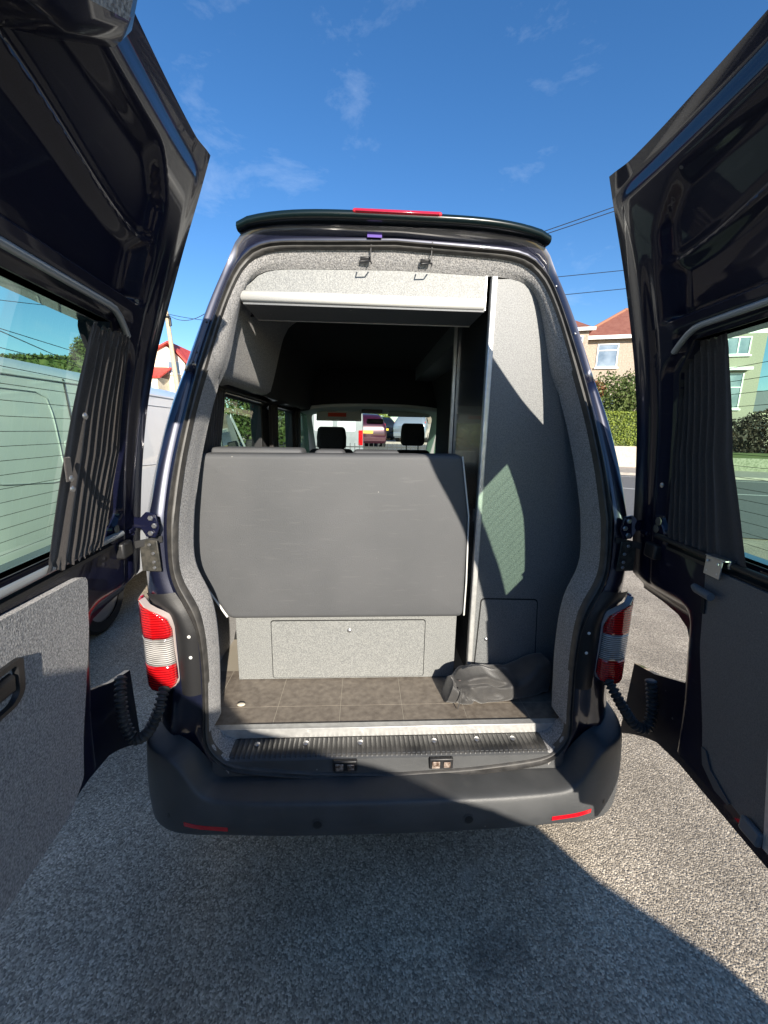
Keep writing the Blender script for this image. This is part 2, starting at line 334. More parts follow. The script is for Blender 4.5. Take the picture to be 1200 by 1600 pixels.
# rear frame: seal land, face, rounded corner, then the sides
SEAM = 1.955
def shell(name, zlo, zhi, shade):
    R = [ring3(SO, 0.0), ring3(mixring(SO, RO, .35), 0.012), ring3(mixring(SO, RO, .6), 0.004), ring3(RO, 0.002)]
    for t, dy in ((.12, .012), (.3, .035), (.55, .075), (.8, .13), (1, .22)):
        R.append(ring3(mixring(RO, OC, t), dy))
    full = mirror(OC)
    for y in frange(.62, 3.2, 10):
        R.append([(x, max(y, Yr(z)+.23), z) for x, z in full])
    n = len(R[0]); mb = MB(); mb.v = [p for r in R for p in r]
    for i in range(len(R)-1):
        for j in range(n-1):
            k = i*n+j; q = (k, k+1, k+n+1, k+n)
            zc = sum(R[a//n][a % n][2] for a in q)/4; yc = sum(R[a//n][a % n][1] for a in q)/4; xc = sum(R[a//n][a % n][0] for a in q)/4
            if not (zlo <= zc < zhi): continue
            if i >= 9 and 1.45 < zc < 1.93 and xc < 0 and (0.62 < yc < 1.62 or 1.92 < yc < 2.9): continue    # window openings
            mb.f.append(q)
    return mb.build(name, M_PAINT, van, smooth=50, solid=0.004)
shell('lower_body', 0.3, SEAM, 0)
hr = shell('high_roof', SEAM, 3, 0)
# lower body underside/tail apron behind the bumper
MB().box(-.88, .88, .06, 3.2, .33, .40).build('underfloor', M_BLK, van)
# side seam lips
for s in (-1, 1):
    MB().tube([(s*.748, Yr(SEAM)+.0, SEAM), (s*.77, Yr(SEAM)+.05, SEAM+.001), (s*.80, Yr(SEAM)+.14, SEAM+.001), (s*.826, Yr(SEAM)+.24, SEAM)], .004, 6).build('roof_joint', M_BLK, van)
    # row of seam-sealer dabs and drip screws along the pillar
    for z in ((2.13, 2.02, 1.985) if s < 0 else (2.31, 2.13)):
        x = interp(-z, [-2.33, -2.2, -1.96, -1.8], [.612, .668, .735, .78])
        MB().disc((s*(x-.004), Yr(z)+.002, z), (0, -1, .3), .004, .002, 8, .001).build('rivet', M_STEEL if s > 0 else M_BLK, van)

# door seal
R = []
for t, dy in ((0, -.004), (.12, -.016), (.32, -.020), (.48, -.006), (.60, -.006), (.72, -.016), (.9, -.014), (1.0, .004)):
    R.append(ring3(mixring(SO, SI, t), dy))
R.append([(x*.998, y+.010, lerp(z, 1.45, .002)) for x, y, z in R[-1]])
MB().rows(R).build('door_seal', M_RUB, van, smooth=60)

# carpet lining from the seal back to the plane of the furniture
cs, cc = SI[:NC], CI
def lin_row(k):
    out = []
    for (a, b) in zip(cs, cc):
        f = ss(1.90, 2.02, a[1]); ya = Yr(a[1])+.004; dep = interp(a[1], [.6, 1.1, 1.4, 1.9], [.095, .12, .16, .16]); dx = interp(a[1], [.6, 1.1, 1.4, 1.9], [-.008, 0, .010, .006])
        corner = Vector((a[0]+dx, ya+dep, a[1])); mid = Vector((lerp(a[0], b[0], .5)-.01, lerp(ya, .36, .5), lerp(a[1], b[1], .5)-.004))
        P0 = Vector((a[0], ya, a[1])); P1 = corner.lerp(mid, f); P2 = Vector((b[0], .36, b[1]))
        if k <= 3: p = P0.lerp(P1, k/3); p.x -= .004*sin(pi*k/3)
        elif k == 4: p = P1.lerp(P2, .02 + .2*f) + Vector((-.002*(1-f), .006*(1-f), 0))
        else: p = P1.lerp(P2, (.12, .35, .6, .8, 1)[k-5] if f < .5 else (.4, .55, .7, .85, 1)[k-5])
        out.append(tuple(p))
    return [(-x, y, z) for x, y, z in reversed(out[1:])] + out
R = [lin_row(k) for k in range(10)]
MB().rows(R).build('pillar_carpet', M_CARP, van, smooth=50)
# inner walls continuing forward; far stretches coloured darker to stand for interior shade
INZ = [(.83,.598),(.87,.9),(.885,1.2),(.87,1.42),(.838,1.46),(.838,1.93),(.688,1.958),(.662,2.04),(.628,2.17),(.603,2.26),(.565,2.33),(.5,2.37),(0,2.39)]
def wall(side, ya, yb, zlo, zhi, material, name, ny=6):
    mb = MB(); prof = [p for p in resample(INZ, 80) if zlo-.001 <= p[1] <= zhi+.001]
    mb.rows([[(side*(x - .02*ss(.3, 1.2, y)*ss(1.93, 1.96, z)*ss(0, .5, x)), y, z) for x, z in prof] for y in frange(ya, yb, ny)])
    return mb.build(name, material, van, smooth=50)
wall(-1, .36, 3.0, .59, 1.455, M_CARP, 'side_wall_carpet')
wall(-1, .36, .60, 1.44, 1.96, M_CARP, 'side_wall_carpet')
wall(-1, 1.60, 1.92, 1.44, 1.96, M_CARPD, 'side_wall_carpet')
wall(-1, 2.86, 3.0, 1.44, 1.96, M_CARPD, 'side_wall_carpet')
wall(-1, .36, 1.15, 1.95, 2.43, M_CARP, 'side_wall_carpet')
wall(-1, 1.15, 3.0, 1.95, 2.43, M_CARPD, 'side_wall_carpet')  # same wall lining, near-black here as painted shade
wall(-1, .36, .37, 1.44, 2.0, M_CARPD, 'window_recess')
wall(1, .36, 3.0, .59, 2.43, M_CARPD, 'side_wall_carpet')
for nm, ya, yb in (('side_window', .62, 1.60), ('side_window', 1.93, 2.86)):
    g = MB().rows([[(-.838-.06*ss(1.95, 1.44, z)-.012, y, z) for y in (ya-.04, yb+.04)] for z in frange(1.42, 1.96, 6)]).build(nm, M_GLASSS, van, smooth=60)
    fr = MB()
    fr.box(-.90, -.832, ya-.02, yb+.02, 1.925, 1.96); fr.box(-.92, -.85, ya-.02, yb+.02, 1.43, 1.46)
    fr.box(-.91, -.835, ya-.03, ya, 1.44, 1.95); fr.box(-.91, -.835, yb, yb+.03, 1.44, 1.95)
    fr.build('window_frame', M_BLK, g, bevel=.004)
# folded curtain at the rear end of the side window
def curtain(name, P, u0f, u1f, z0, z1, folds, amp, parent, gather=True, ny=36, nx=70):
    R = []
    for j in range(ny+1):
        t = j/ny; z = lerp(z1, z0, t); a = u0f(t); b = u1f(t); row = []
        g = 1.0 if not gather else (0.55 + .45*ss(0, .12, t)*ss(1, .92, t))
        for i in range(nx+1):
            w = i/nx; ww = 1-(1-w)**1.7 if parent.name.startswith('rear_door') else w; ph = 2*pi*folds*(ww + .02*sin(7*w+2*t) + .015*sin(3*t+w*9))
            o = amp*g*sin(ph)*(1+.35*sin(5*w+1)) + .12*amp*sin(1.7*ph+1+3*t)
            if gather and (t < .05 or t > .95): o += amp*.5*sin(ph*3.1+j)
            row.append(P(lerp(a, b, w), z + .006*sin(ph*.9+1)*(1 if (t < .03 or t > .97) else 0), o))
        R.append(row)
    return MB().rows(R).build(name, M_CURT, parent, smooth=80)
curtain('side_curtain', lambda u, z, o: (-.80+o-.04*ss(1.95, 1.44, z), u, z), lambda t: .47, lambda t: .74-.05*t, 1.46, 1.945, 7, .010, van)
MB().tube([(-.80, .45, 1.945), (-.80, 1.6, 1.94)], .008, 8).build('curtain_rail', M_BLK, van)
curtain('side_curtain', lambda u, z, o: (-.80+o, u, z), lambda t: 1.72, lambda t: 1.98, 1.46, 1.945, 6, .012, van)

# ---- front of the interior: cab
MB().prism([(-.9, 2.94, 2.5)] + [(x, 2.94, 2.030-.06*(abs(x)/.8)**3) for x in frange(-.9, .9, 20)] + [(.9, 2.94, 2.5)], (0, .03, 0)).build('cab_bulkhead', M_CARPD, van, smooth=0)
M_CAB = mat('cab_grey_trim', (0.46, 0.48, 0.47), 0.7)
hl = MB().rows([[(x, y, 2.035-.06*(abs(x)/.8)**3 - .03*(y-2.95)) for x in frange(-.92, .92, 16)] for y in frange(2.95, 3.70, 4)]).build('cab_headliner', M_CAB, van, smooth=60, solid=.03)
# windscreen surround with opening
def ring_rect(x0, x1, z0, z1, r, n=6):
    o = []
    for cx, cz, a in ((x1-r, z1-r, 0), (x0+r, z1-r, 90), (x0+r, z0+r, 180), (x1-r, z0+r, 270)):
        for k in range(n+1):
            t = radians(a+90*k/n); o.append((cx+r*cos(t), cz+r*sin(t)))
    return o
def wsy(z): return 3.55 + (1.98-z)*1.05
oi = ring_rect(-.74, .72, 1.28, 1.955, .07); oo = ring_rect(-.90, .90, 1.0, 2.02, .08)
MB().rows([[(x, wsy(z)-.03, z) for x, z in oi+oi[:1]], [(x, wsy(z)-.035, z) for x, z in oo+oo[:1]], [(x, wsy(z)+.03, z) for x, z in oo+oo[:1]], [(x, wsy(z)+.02, z) for x, z in oi+oi[:1]]]).build('windscreen_frame', M_CAB, van, smooth=40)
MB().add([(-.78, wsy(1.26), 1.26), (.76, wsy(1.26), 1.26), (.76, wsy(1.97), 1.97), (-.78, wsy(1.97), 1.97)], [(0,1,2,3)]).build('windscreen', M_GLASSW, van, smooth=0)
MB().rows([[(x, y, z) for x in frange(-.88, .88, 12)] for y, z in ((3.45, .9), (3.4, 1.22), (3.5, 1.36), (3.75, 1.38), (4.25, 1.30))]).build('dashboard', mat('dash_grey', (.10,.11,.11), .7), van, smooth=50)
for s in (-1, 1):
    MB().rows([[(s*x, y, z) for y in (2.99, 3.6)] for x, z in ((.86, 1.30), (.93, 1.0), (.92, .4))]).build('cab_door_panel', M_CARPD, van, solid=.03)
    MB().prism([(s*.82, 3.0, 1.3), (s*.82, 3.12, 1.3), (s*.80, 3.12, 2.0), (s*.80, 3.0, 2.0)], (s*.03, 0, 0)).build('cab_pillar', M_CARPD, van)
    MB().prism([(s*.82, 3.12, 1.3), (s*.82, 4.1, 1.3), (s*.79, 3.60, 1.95), (s*.79, 3.12, 1.98)], (s*.005, 0, 0)).build('cab_side_window', M_GLASSS, van, smooth=0)
MB().box(-.92, .92, 2.95, 4.6, .34, .42).build('cab_floor', M_BLK, van)
# bonnet and nose
nose = MB(); NR = []
for y, zt, w in ((4.28, 1.30, .92), (4.55, 1.22, .90), (4.80, 1.10, .87), (4.93, .95, .84), (4.97, .6, .84), (4.93, .35, .82)):
    NR.append([(x*w, y-.16*abs(x)**3, zt-.05*abs(x)**3) for x in frange(-1, 1, 14)])
nose.rows(NR).build('bonnet', M_PAINT, van, smooth=50)
for s in (-1, 1):
    MB().rows([[(s*.94, y, .36), (s*.95, y, .9), (s*.90, y, 1.28)] for y in (3.2, 3.6, 4.0, 4.3, 4.78)]).build('front_wing', M_PAINT, van, smooth=50)
# sun visors with a red warning sticker, mirror
for x0, x1 in ((-.66, -.14), (.17, .66)):
    v = MB().obox(((x0+x1)/2, 3.46, 1.915 if x0 < 0 else 1.95), ((x1-x0)/2, 0, 0), (0, .012, .0), (0, .02, .055 if x0 < 0 else .03)).build('sun_visor', M_CAB, van, bevel=.02, seg=3)
    if x0 < 0: MB().obox((-.42, 3.436, 1.93), (.105, 0, 0), (0, .002, 0), (0, .008, .022)).build('warning_sticker', mat('red_sticker', (.65,.06,.03), .6), v)
MB().obox((.02, 3.55, 1.865), (.10, 0, 0), (0, .02, 0), (0, 0, .03)).build('rear_view_mirror', M_BLK, van, bevel=.015)
MB().obox((-.02, 3.40, 1.975), (.12, 0, 0), (0, .06, 0), (0, 0, .02)).build('interior_lamp', M_BLK, van, bevel=.01)
# cab seats
def seat(x, w, y, zt, name='cab_seat'):
    b = MB().obox((x, y, 1.28), (w*1.05, 0, 0), (0, .07, .0), (0, -.03, .30)).build(name, M_CARPD, van, bevel=.05, seg=4)
    MB().rows([[(x+sx*w*.72*sc, y+yy, zc) for sx, yy in ((-1,-.02),(-.8,-.06),(.8,-.06),(1,-.02),(.9,.04),(-.9,.04))] for zc, sc in ((zt-.215,.80),(zt-.19,.98),(zt-.10,1.0),(zt-.03,.93),(zt-.003,.78))], close=True, cap=True).build('headrest', M_CARPD, b, smooth=50, bevel=.01)
    for sx in (-.35, .35): MB().tube([(x+sx*w, y, zt-.3), (x+sx*w, y, zt-.20)], .007, 6).build('headrest_post', M_STEEL, b)
seat(-.42, .20, 2.60, 1.79); seat(.362, .165, 2.62, 1.835)
# dark curtains hanging at the cab opening
curtain('cab_curtain', lambda u, z, o: (u, 2.92+o, z), lambda t: -.86+.0*t, lambda t: -.76-.02*t, .7, 2.0, 3, .02, van)
curtain('cab_curtain', lambda u, z, o: (u, 2.92+o, z), lambda t: .66+.14*t if t < .25 else .695+.02*sin(6*t), lambda t: .86, .7, 2.02, 4, .02, van)

# ---- floor
fl = MB().box(-.86, .83, .062, 3.0, .56, .5975).build('floor', M_JOINT, van)
xj = [-.735, -.47, -.205, .058, .322, .585]
edges = [-.83] + xj + [.80]
first = None
for (ya, yb) in ((.064, .190), (.194, .455)):
    for a, b in zip(edges, edges[1:]):
        MB().box(a+.0015, b-.0015, ya, yb, .592, .5985).build('floor_tile', M_TILE, fl)
MB().box(-.69, .69, .052, .062, .566, .606).box(-.69, .69, .062, .082, .600, .606).build('threshold_strip', M_TRIM, van, bevel=.0015)
# ribbed step plate
mb = MB(); R = []
nx = 528
for y, dz in ((.052, 0), (.045, 0), (.0, -.002), (-.036, -.004), (-.04, -.012)):
    R.append([(lerp(-.625, .615, i/nx), y, .565+dz + (.0035*max(0, sin(2*pi*(i/nx)*66)) if y < .05 else 0)) for i in range(nx+1)])
sp = mb.rows(R).build('step_plate', mat('scuffed_black_plate', (.018,.018,.018), .4, noise_s=8, col2=(.06,.058,.055), rough_var=.12), van, smooth=70)
for px in (-.515, -.33, -.12, .17, .34, .485):
    MB().disc((px, .018 - (.0 if abs(px) < .3 else -.003), .567), (0, -.1, 1), .0105, .003, 12, .0015).build('rivet', M_STEEL, sp)
# sill facing below the plate (carpet covered) + corners
MB().rows([[(x, y, z) for x in (-.66, -.6, .6, .66)] for y, z in ((-.03, .563), (-.046, .553), (-.056, .50))]).build('sill_facing', M_BUMP, van, smooth=30)
for s in (-1, 1):
    MB().rows([[(s*.60, .06, .567), (s*.64, .06, .58), (s*.70, .06, .64)], [(s*.60, -.04, .562), (s*.64, -.03, .572), (s*.69, -.01, .64)], [(s*.60, -.055, .51), (s*.635, -.045, .555), (s*.69, -.02, .64)]]).build('sill_corner_carpet', M_CARP, van, smooth=60)
# strikers in the sill and catches in the header
for x in (-.175, .185):
    st_ = MB().box(x-.045, x+.045, -.061, -.045, .512, .556).build('lock_striker', M_BLK, van, bevel=.004)
    MB().box(x-.036, x-.006, -.0665, -.062, .520, .548).box(x+.008, x+.034, -.0665, -.062, .522, .545).build('striker_plate', mat('rusty_steel', (.10,.06,.04), .6, metal=.5, noise_s=80, col2=(.5,.42,.36)), st_, bevel=.002)
for x in (-.113, .113):
    z = 2.385; y = .325
    c = MB().tube([(x-.022, y-.012, z-.022), (x-.018, y-.045, z-.026), (x+.018, y-.045, z-.024), (x+.022, y-.012, z-.02)], 0.0028, 6).build('door_catch', M_BLK, van, smooth=60)
    MB().obox((x, y+.002, z), (.020, 0, 0), (0, .004, .001), (0, .003, -.007)).build('catch_cover', M_BLK, c, bevel=.004)
    MB().tube([(x+.018, y-.02, z+.0), (x+.022, y-.01, z+.06)], .0025, 5).build('catch_wire', M_BLK, c)

# ---- bed base, cushion
bb = MB().box(-.69, .325, .384, .404, .600, .96).box(-.69, -.67, .404, 1.7, .6, .96).box(.305, .325, .404, 1.7, .6, .96).build('bed_base', M_BOARD, van, bevel=.002)
MB().prism([(x, .3825, z) for x, z in ring_rect(-.533, .180, .606, .90, .012, 3)], (0, .0012, 0)).build('hatch_gap', mat('dark_gap', (.01,.01,.01), .9), bb, smooth=30)
MB().prism([(x, .379, z) for x, z in ring_rect(-.529, .176, .610, .896, .010, 3)], (0, .003, 0)).build('hatch', M_BOARD, bb, smooth=30)
MB().disc((-.174, .379, .849), (0, -1, 0), .010, .005, 14, .002).build('hatch_knob', M_STEEL, bb)
# cushion, a slab with cut lower-left corner, soft edges
def cushion(name, outline, y0, y1, parent, r=.02, material=None, pipe=False):
    n = len(outline); cx = sum(p[0] for p in outline)/n; cz = sum(p[1] for p in outline)/n
    def inset(d):
        o = []
        for i in range(n):
            a, b, c = outline[i-1], outline[i], outline[(i+1) % n]
            e1 = Vector((b[0]-a[0], b[1]-a[1])).normalized(); e2 = Vector((c[0]-b[0], c[1]-b[1])).normalized()
            nn = Vector((-(e1.y+e2.y), (e1.x+e2.x))); nn.normalize()
            if nn.dot(Vector((cx-b[0], cz-b[1]))) < 0: nn = -nn
            o.append((b[0]+nn.x*d, b[1]+nn.y*d))
        return o
    mb = MB(); R = []
    for k in range(7):
        t = k/6*pi/2; R.append([(x, y0 + r*(1-sin(t)), z) for x, z in inset(r*(1-cos(t)))][:] if False else [(x, y0 + r*(1-sin(pi/2 - t)), z) for x, z in inset(r*(1-sin(t)))])
    R.append([(x, y1, z) for x, z in outline])
    mb.rows(R, close=True)
    ins = inset(r); # front face as fan grid with slight swell
    c = len(mb.v); layers = 8; F = []
    for L in range(layers+1):
        s_ = 1 - L/layers*.999
        F.append([(lerp(cx, x, s_), y0 - .006*(1-s_**2), lerp(cz, z, s_)) for x, z in ins])
    mb.rows(F, close=True)
    mb.f.append(tuple(len(mb.v)-n+i for i in range(n)))
    ob = mb.build(name, material or M_CUSH, parent, smooth=50)
    if pipe:
        pp = [(x, y0+r*.9, z) for x, z in outline]
        for seg_, nm in pipe: MB().tube([pp[i % n] for i in seg_], .0035, 6).build(nm, M_PIPE, ob)
    return ob
def rnd(poly, r=.02, n=4):
    o = []
    for i in range(len(poly)):
        a, b, c = Vector(poly[i-1]), Vector(poly[i]), Vector(poly[(i+1) % len(poly)])
        p = b + (a-b).normalized()*r; q = b + (c-b).normalized()*r
        for k in range(n+1):
            t = k/n; o.append(tuple((1-t)**2*p + 2*t*(1-t)*b + t*t*q))
    return o
def dens(poly, step=.05):
    o = []
    for i, a in enumerate(poly):
        b = poly[(i+1) % len(poly)]; k = max(1, int(math.dist(a, b)/step))
        for j in range(k): o.append((lerp(a[0], b[0], j/k), lerp(a[1], b[1], j/k)))
    return o
cpoly = rnd([(-.800, 1.652), (.303, 1.663), (.343, 1.40), (.345, .928), (-.705, .925), (-.862, 1.19), (-.868, 1.38)], .03)
cpd = dens(cpoly)
cu = cushion('seat_back_cushion', cpd, .34, .44, van, .022)
MB().tube([(.303, .352, 1.655), (.343, .348, 1.40), (.350, .348, 1.1), (.349, .350, .935)], .0035, 6).build('piping', M_PIPE, cu)
MB().tube([(-.864, .350, 1.20), (-.852, .350, 1.17), (-.78, .350, 1.05), (-.712, .350, .934)], .005, 6).build('piping', M_PIPE, cu)
for a, b, zt in ((-.79, -.385, 1.672), (-.335, -.20, 1.668), (-.165, .05, 1.668)):
    MB().box(a, b, .47, .62, 1.45, zt).build('seat_cushion_top', M_CUSH, van, bevel=.02, seg=3)
MB().box(-.80, .34, .47, .60, .96, 1.62).build('seat_backrest', M_CARPD, van, bevel=.02)

# ---- overhead locker
lp = []
for (x, z) in CI[:NC]:
    if z > 2.25: lp.append((x, z))
lock = MB().prism([(-.575, .352, 2.262), (-.575, .352, 2.275)] + [(-x+.006, .352, z-.004) for x, z in reversed(lp) if z > 2.285] + [(.355, .352, 2.35), (.355, .352, 2.262)], (0, .012, 0)).build('overhead_locker', M_BOARD, van, smooth=20)
MB().rows([[(x, y, z) for x in (-.580, .352)] for y, z in ((.352, 2.268), (.338, 2.266), (.328, 2.258), (.325, 2.246), (.327, 2.233), (.336, 2.226), (.36, 2.224))]).build('locker_edge_trim', mat('white_plastic_edge', (.52,.52,.50), .38), lock, smooth=50, solid=.003)
MB().box(-.575, .352, .34, .56, 2.218, 2.226).build('locker_base', M_BOARDD, lock)
MB().box(-.575, .352, .558, .566, 2.216, 2.24).build('locker_rear_trim', M_TRIM, lock)
MB().box(-.62, .36, .56, .57, 2.23, 2.42).build('locker_back', M_CARPD, lock)
# ---- wardrobe unit right
wp = [(.40, .600), (.40, 2.345)] + [(x, z) for x, z in CI if x > .428 and z <= 2.352] + [(.828, .600)]
wr = MB().prism([(x+(.0 if x < .41 else .004), .361, z) for x, z in wp], (0, .012, 0)).build('wardrobe', mat('wardrobe_board', (.09,.096,.10), .5, noise_s=260, col2=(.175,.18,.18), fac_pos=(.36,.64), bump=.25, bump_s=230), van, smooth=20)
MB().prism([(x, .3602, z) for x, z in rnd([(.412, .640), (.425, 1.014), (.694, 1.008), (.712, .655)], .02)], (0, .0006, 0)).build('hatch_gap', MATS['dark_gap'], wr, smooth=30)
MB().prism([(x, .357, z) for x, z in rnd([(.417, .645), (.430, 1.008), (.689, 1.002), (.706, .660)], .016)], (0, .003, 0)).build('hatch', MATS['wardrobe_board'], wr, smooth=30)
MB().disc((.463, .357, .811), (0, -1, 0), .009, .005, 14, .002).build('hatch_knob', M_STEEL, wr)
MB().box(.378, .402, .345, .374, .600, 2.352).build('corner_trim', M_TRIM, wr, bevel=.005, seg=3)
MB().box(.352, .362, .350, .372, 2.226, 2.352).build('corner_bead', M_TRIM, wr, bevel=.002)
MB().box(.398, .41, .374, .98, .6, 2.42).build('side_panel', mat('gloss_dark_panel', (.03,.032,.036), .25, coat=.4), wr)
MB().box(.380, .395, .985, 1.01, .6, 2.42).build('inner_post', M_TRIM, wr)
MB().box(.64, .67, 1.02, 2.9, .6, 2.42).build('inner_partition', M_CARPD, wr)
MB().box(.40, .66, 1.05, 2.85, 2.255, 2.40).build('inner_locker', M_BOARDD, wr)
# fire-blanket like grey soft strip and dust pebble
# ---- spoiler
spR = []
for (dx, zz, y) in ((0, 2.490, .322), (0, 2.482, .266), (0, 2.485, .252), (0, 2.494, .247), (0, 2.506, .252), (0, 2.514, .29), (0, 2.500, .40)):
    row = []
    for x in frange(-1, 1, 28):
        X = x*.572; drop = .030*abs(x)**4; yb = .07*abs(x)**4
        row.append((X, y+yb*.5, zz-drop + (.004 if abs(x) < .95 else -.004)))
    spR.append(row)
spo = MB().rows(spR).build('roof_spoiler', mat('dark_green_black_gloss', (.004,.010,.011), .25, coat=.25, spec=.3), van, smooth=60)
brk = MB().obox((-.002, .254, 2.506), (.158, 0, 0), (0, .012, -.003), (0, .004, .008)).build('brake_light', mat('pale_red_rim', (.55,.02,.03), .25, coat=.6), spo, bevel=.009, seg=3)
MB().obox((-.002, .242, 2.506), (.148, 0, 0), (0, .003, 0), (0, .002, .005)).build('brake_lens', mat('dark_red_lens', (.33,.01,.03), .15, coat=1), brk, bevel=.004)
MB().obox((-.08, .316, 2.462), (.027, 0, 0), (0, .001, 0), (0, .003, .010)).build('purple_sticker', mat('purple_vinyl', (.10,.06,.28), .4), van)

# ---- bumper
bst = [(0,-.165),(.2,-.164),(.4,-.16),(.55,-.152),(.68,-.138),(.78,-.112),(.85,-.075),(.897,-.02),(.925,.05),(.94,.15),(.945,.34),(.945,.50)]
bst = resample(bst, 30)
def bprof(x, k):
    up = ss(.655, .765, x)
    zt = lerp(.492, .640, up); zc = lerp(.478, .628, up); zb = lerp(.350, .305, ss(.55, .95, x))
    return [(.115 - .03*up, zt+.004), (.035, zt), (.008, zt-.003), (-.003, zt-.008), (-.008, zt-.022), (-.016, lerp(zt, zb, .42)), (-.017, lerp(zt, zb, .62)), (-.014, zb+.035), (-.010, zb+.012), (-.002, zb+.002), (.012, zb-.002), (.10, zb-.012)]
R = []
full = [(-x, y) for x, y in reversed(bst[1:])] + bst
for i, (x, y) in enumerate(full):
    a = full[max(0, i-1)]; b = full[min(len(full)-1, i+1)]
    t = Vector((b[0]-a[0], b[1]-a[1])).normalized(); nr = Vector((-t.y, t.x))   # inward
    R.append([(x+nr.x*d, y+nr.y*d, z) for d, z in bprof(abs(x), i)])
bmp = MB().rows(R).build('rear_bumper', M_BUMP, van, smooth=50)
md = bmp.modifiers.new('sub', 'SUBSURF'); md.levels = 1; md.render_levels = 2
def bump_at(x, z):
    y = interp(abs(x), [p[0] for p in bst], [p[1] for p in bst]); return y
for s in (-1, 1):
    x0, x1 = .575, .735
    mb = MB(); F = []
    for x in frange(x0, x1, 8):
        y = bump_at(x, 0) - .019
        F.append([(s*x, y+.012, .404), (s*x, y+.002, .400), (s*x, y+.002, .384), (s*x, y+.012, .380)])
    mb.rows(F, cap=True).build('reflector', mat('red_reflector', (.5,.004,.01), .15, coat=1), bmp, smooth=30)
    for x, z in ((.265, .418), (.80, .41)):
        y = bump_at(x, 0)-.0165; nrm = (0, -1, 0) if x < .5 else (s*.5, -.85, 0)
        sn = MB().disc((s*x, y + (0 if x < .5 else .004), z), nrm, .021, .002, 20).build('parking_sensor', M_BUMP, bmp)
        MB().disc((s*x+nrm[0]*.002, y-.002+(0 if x < .5 else .004), z), nrm, .0155, .0015, 20).build('sensor_face', M_BLK, sn)

# ---- tail lights
def tail_light(s):
    zs = [1.158, 1.150, 1.135, 1.118, 1.10, 1.06, 1.0, .95, .90, .865, .848, .838, .832]
    xi = [.900, .870, .832, .803, .788, .780, .780, .779, .778, .778, .783, .795, .815]
    xo = [.918, .920, .921, .921, .921, .921, .920, .918, .915, .910, .903, .89, .865]
    def pos(z, w):
        a, b = interp(-z, [-q for q in zs], xi), interp(-z, [-q for q in zs], xo)
        x = lerp(a, b, w); y = interp(x, [.775, .785, .80, .84, .875, .90, .915, .922], [.006, -.010, -.020, -.024, -.010, .022, .065, .09])
        return (s*x, y, z)
    def band(z0, z1, name, material, par):
        R = [[pos(z, w) for w in frange(0, 1, 12)] for z in frange(z0, z1, 10)]
        return MB().rows(R).build(name, material, par, smooth=60, solid=.01)
    cy_ = lambda x: interp(x, [.775, .785, .80, .84, .875, .90, .915, .922], [.006, -.010, -.020, -.024, -.010, .022, .065, .09])
    ho = MB().rows([[(s*(X-.012), cy_(X)+.022, z+.004), (s*(X-.005), cy_(X)+.0, z+.002), (s*(X+.002), cy_(X)+.004, z)] for z, X in [(z, interp(-z, [-q for q in zs], xi)) for z in frange(1.158, .834, 30)]]).build('tail_light', mat('lens_rim', (.42,.36,.34), .3, coat=.5), van, smooth=50)
    band(1.158, 1.032, 'red_lens', M_LRED, ho); band(1.032, .928, 'clear_lens', M_LCLR, ho); band(.928, .832, 'red_lens', M_LRED, ho)
    MB().prism([(s*.79, .03, 1.15), (s*.90, .10, 1.13), (s*.90, .10, .85), (s*.79, .03, .84)], (0, .02, 0)).build('light_back', M_BLK, ho)
    return ho
def lens(name, c1, c2, sc, vertical):
    m = mat(name, c1, .12, coat=1); n = m.node_tree; b = n.nodes['Principled BSDF']; t = n.nodes.new('ShaderNodeTexCoord')
    w = n.nodes.new('ShaderNodeTexWave'); w.bands_direction = 'X' if vertical else 'Z'; w.inputs['Scale'].default_value = sc; w.inputs['Distortion'].default_value = .4
    n.links.new(t.outputs['Object'], w.inputs['Vector'])
    w2 = n.nodes.new('ShaderNodeTexNoise'); w2.inputs['Scale'].default_value = 14; n.links.new(t.outputs['Object'], w2.inputs['Vector'])
    ad = n.nodes.new('ShaderNodeMath'); ad.operation = 'MULTIPLY'; n.links.new(w.outputs['Fac'], ad.inputs[0]); n.links.new(w2.outputs[0], ad.inputs[1])
    r = n.nodes.new('ShaderNodeValToRGB'); r.color_ramp.elements[0].position = .1; r.color_ramp.elements[1].position = .45; r.color_ramp.elements[0].color = (*c1, 1); r.color_ramp.elements[1].color = (*c2, 1)
    n.links.new(ad.outputs[0], r.inputs[0]); n.links.new(r.outputs[0], b.inputs['Base Color'])
    bp = n.nodes.new('ShaderNodeBump'); bp.inputs['Strength'].default_value = .5; bp.inputs['Distance'].default_value = .002
    n.links.new(w.outputs['Fac'], bp.inputs['Height']); n.links.new(bp.outputs[0], b.inputs['Normal']); return m
M_LRED = lens('red_ribbed_lens', (.22, .002, .004), (.60, .008, .010), 34, False)
M_LCLR = lens('clear_ribbed_glass', (.12, .115, .11), (.52, .50, .48), 40, False)
for s in (-1, 1): tail_light(s)
# dark plastic trim between seal and light, with two screws
for s in (-1, 1):
    tr = MB().rows([[(s*lerp(interp(-z, [-1.2, -1.12, -1.04, -.8], [.765, .722, .695, .697]), interp(-z, [-1.2, -1.16, -1.12, -1.06, -.8], [.86, .845, .79, .773, .77]), w), .004-.014*sin(w*pi), z) for w in frange(0, 1, 6)] for z in frange(1.195, .80, 20)]).build('light_surround', M_BLK, van, smooth=60)
    for z in (1.035, .955): MB().disc((s*.722, -.009, z), (0, -1, 0), .006, .003, 10, .001).build('screw', M_PIPE, tr)

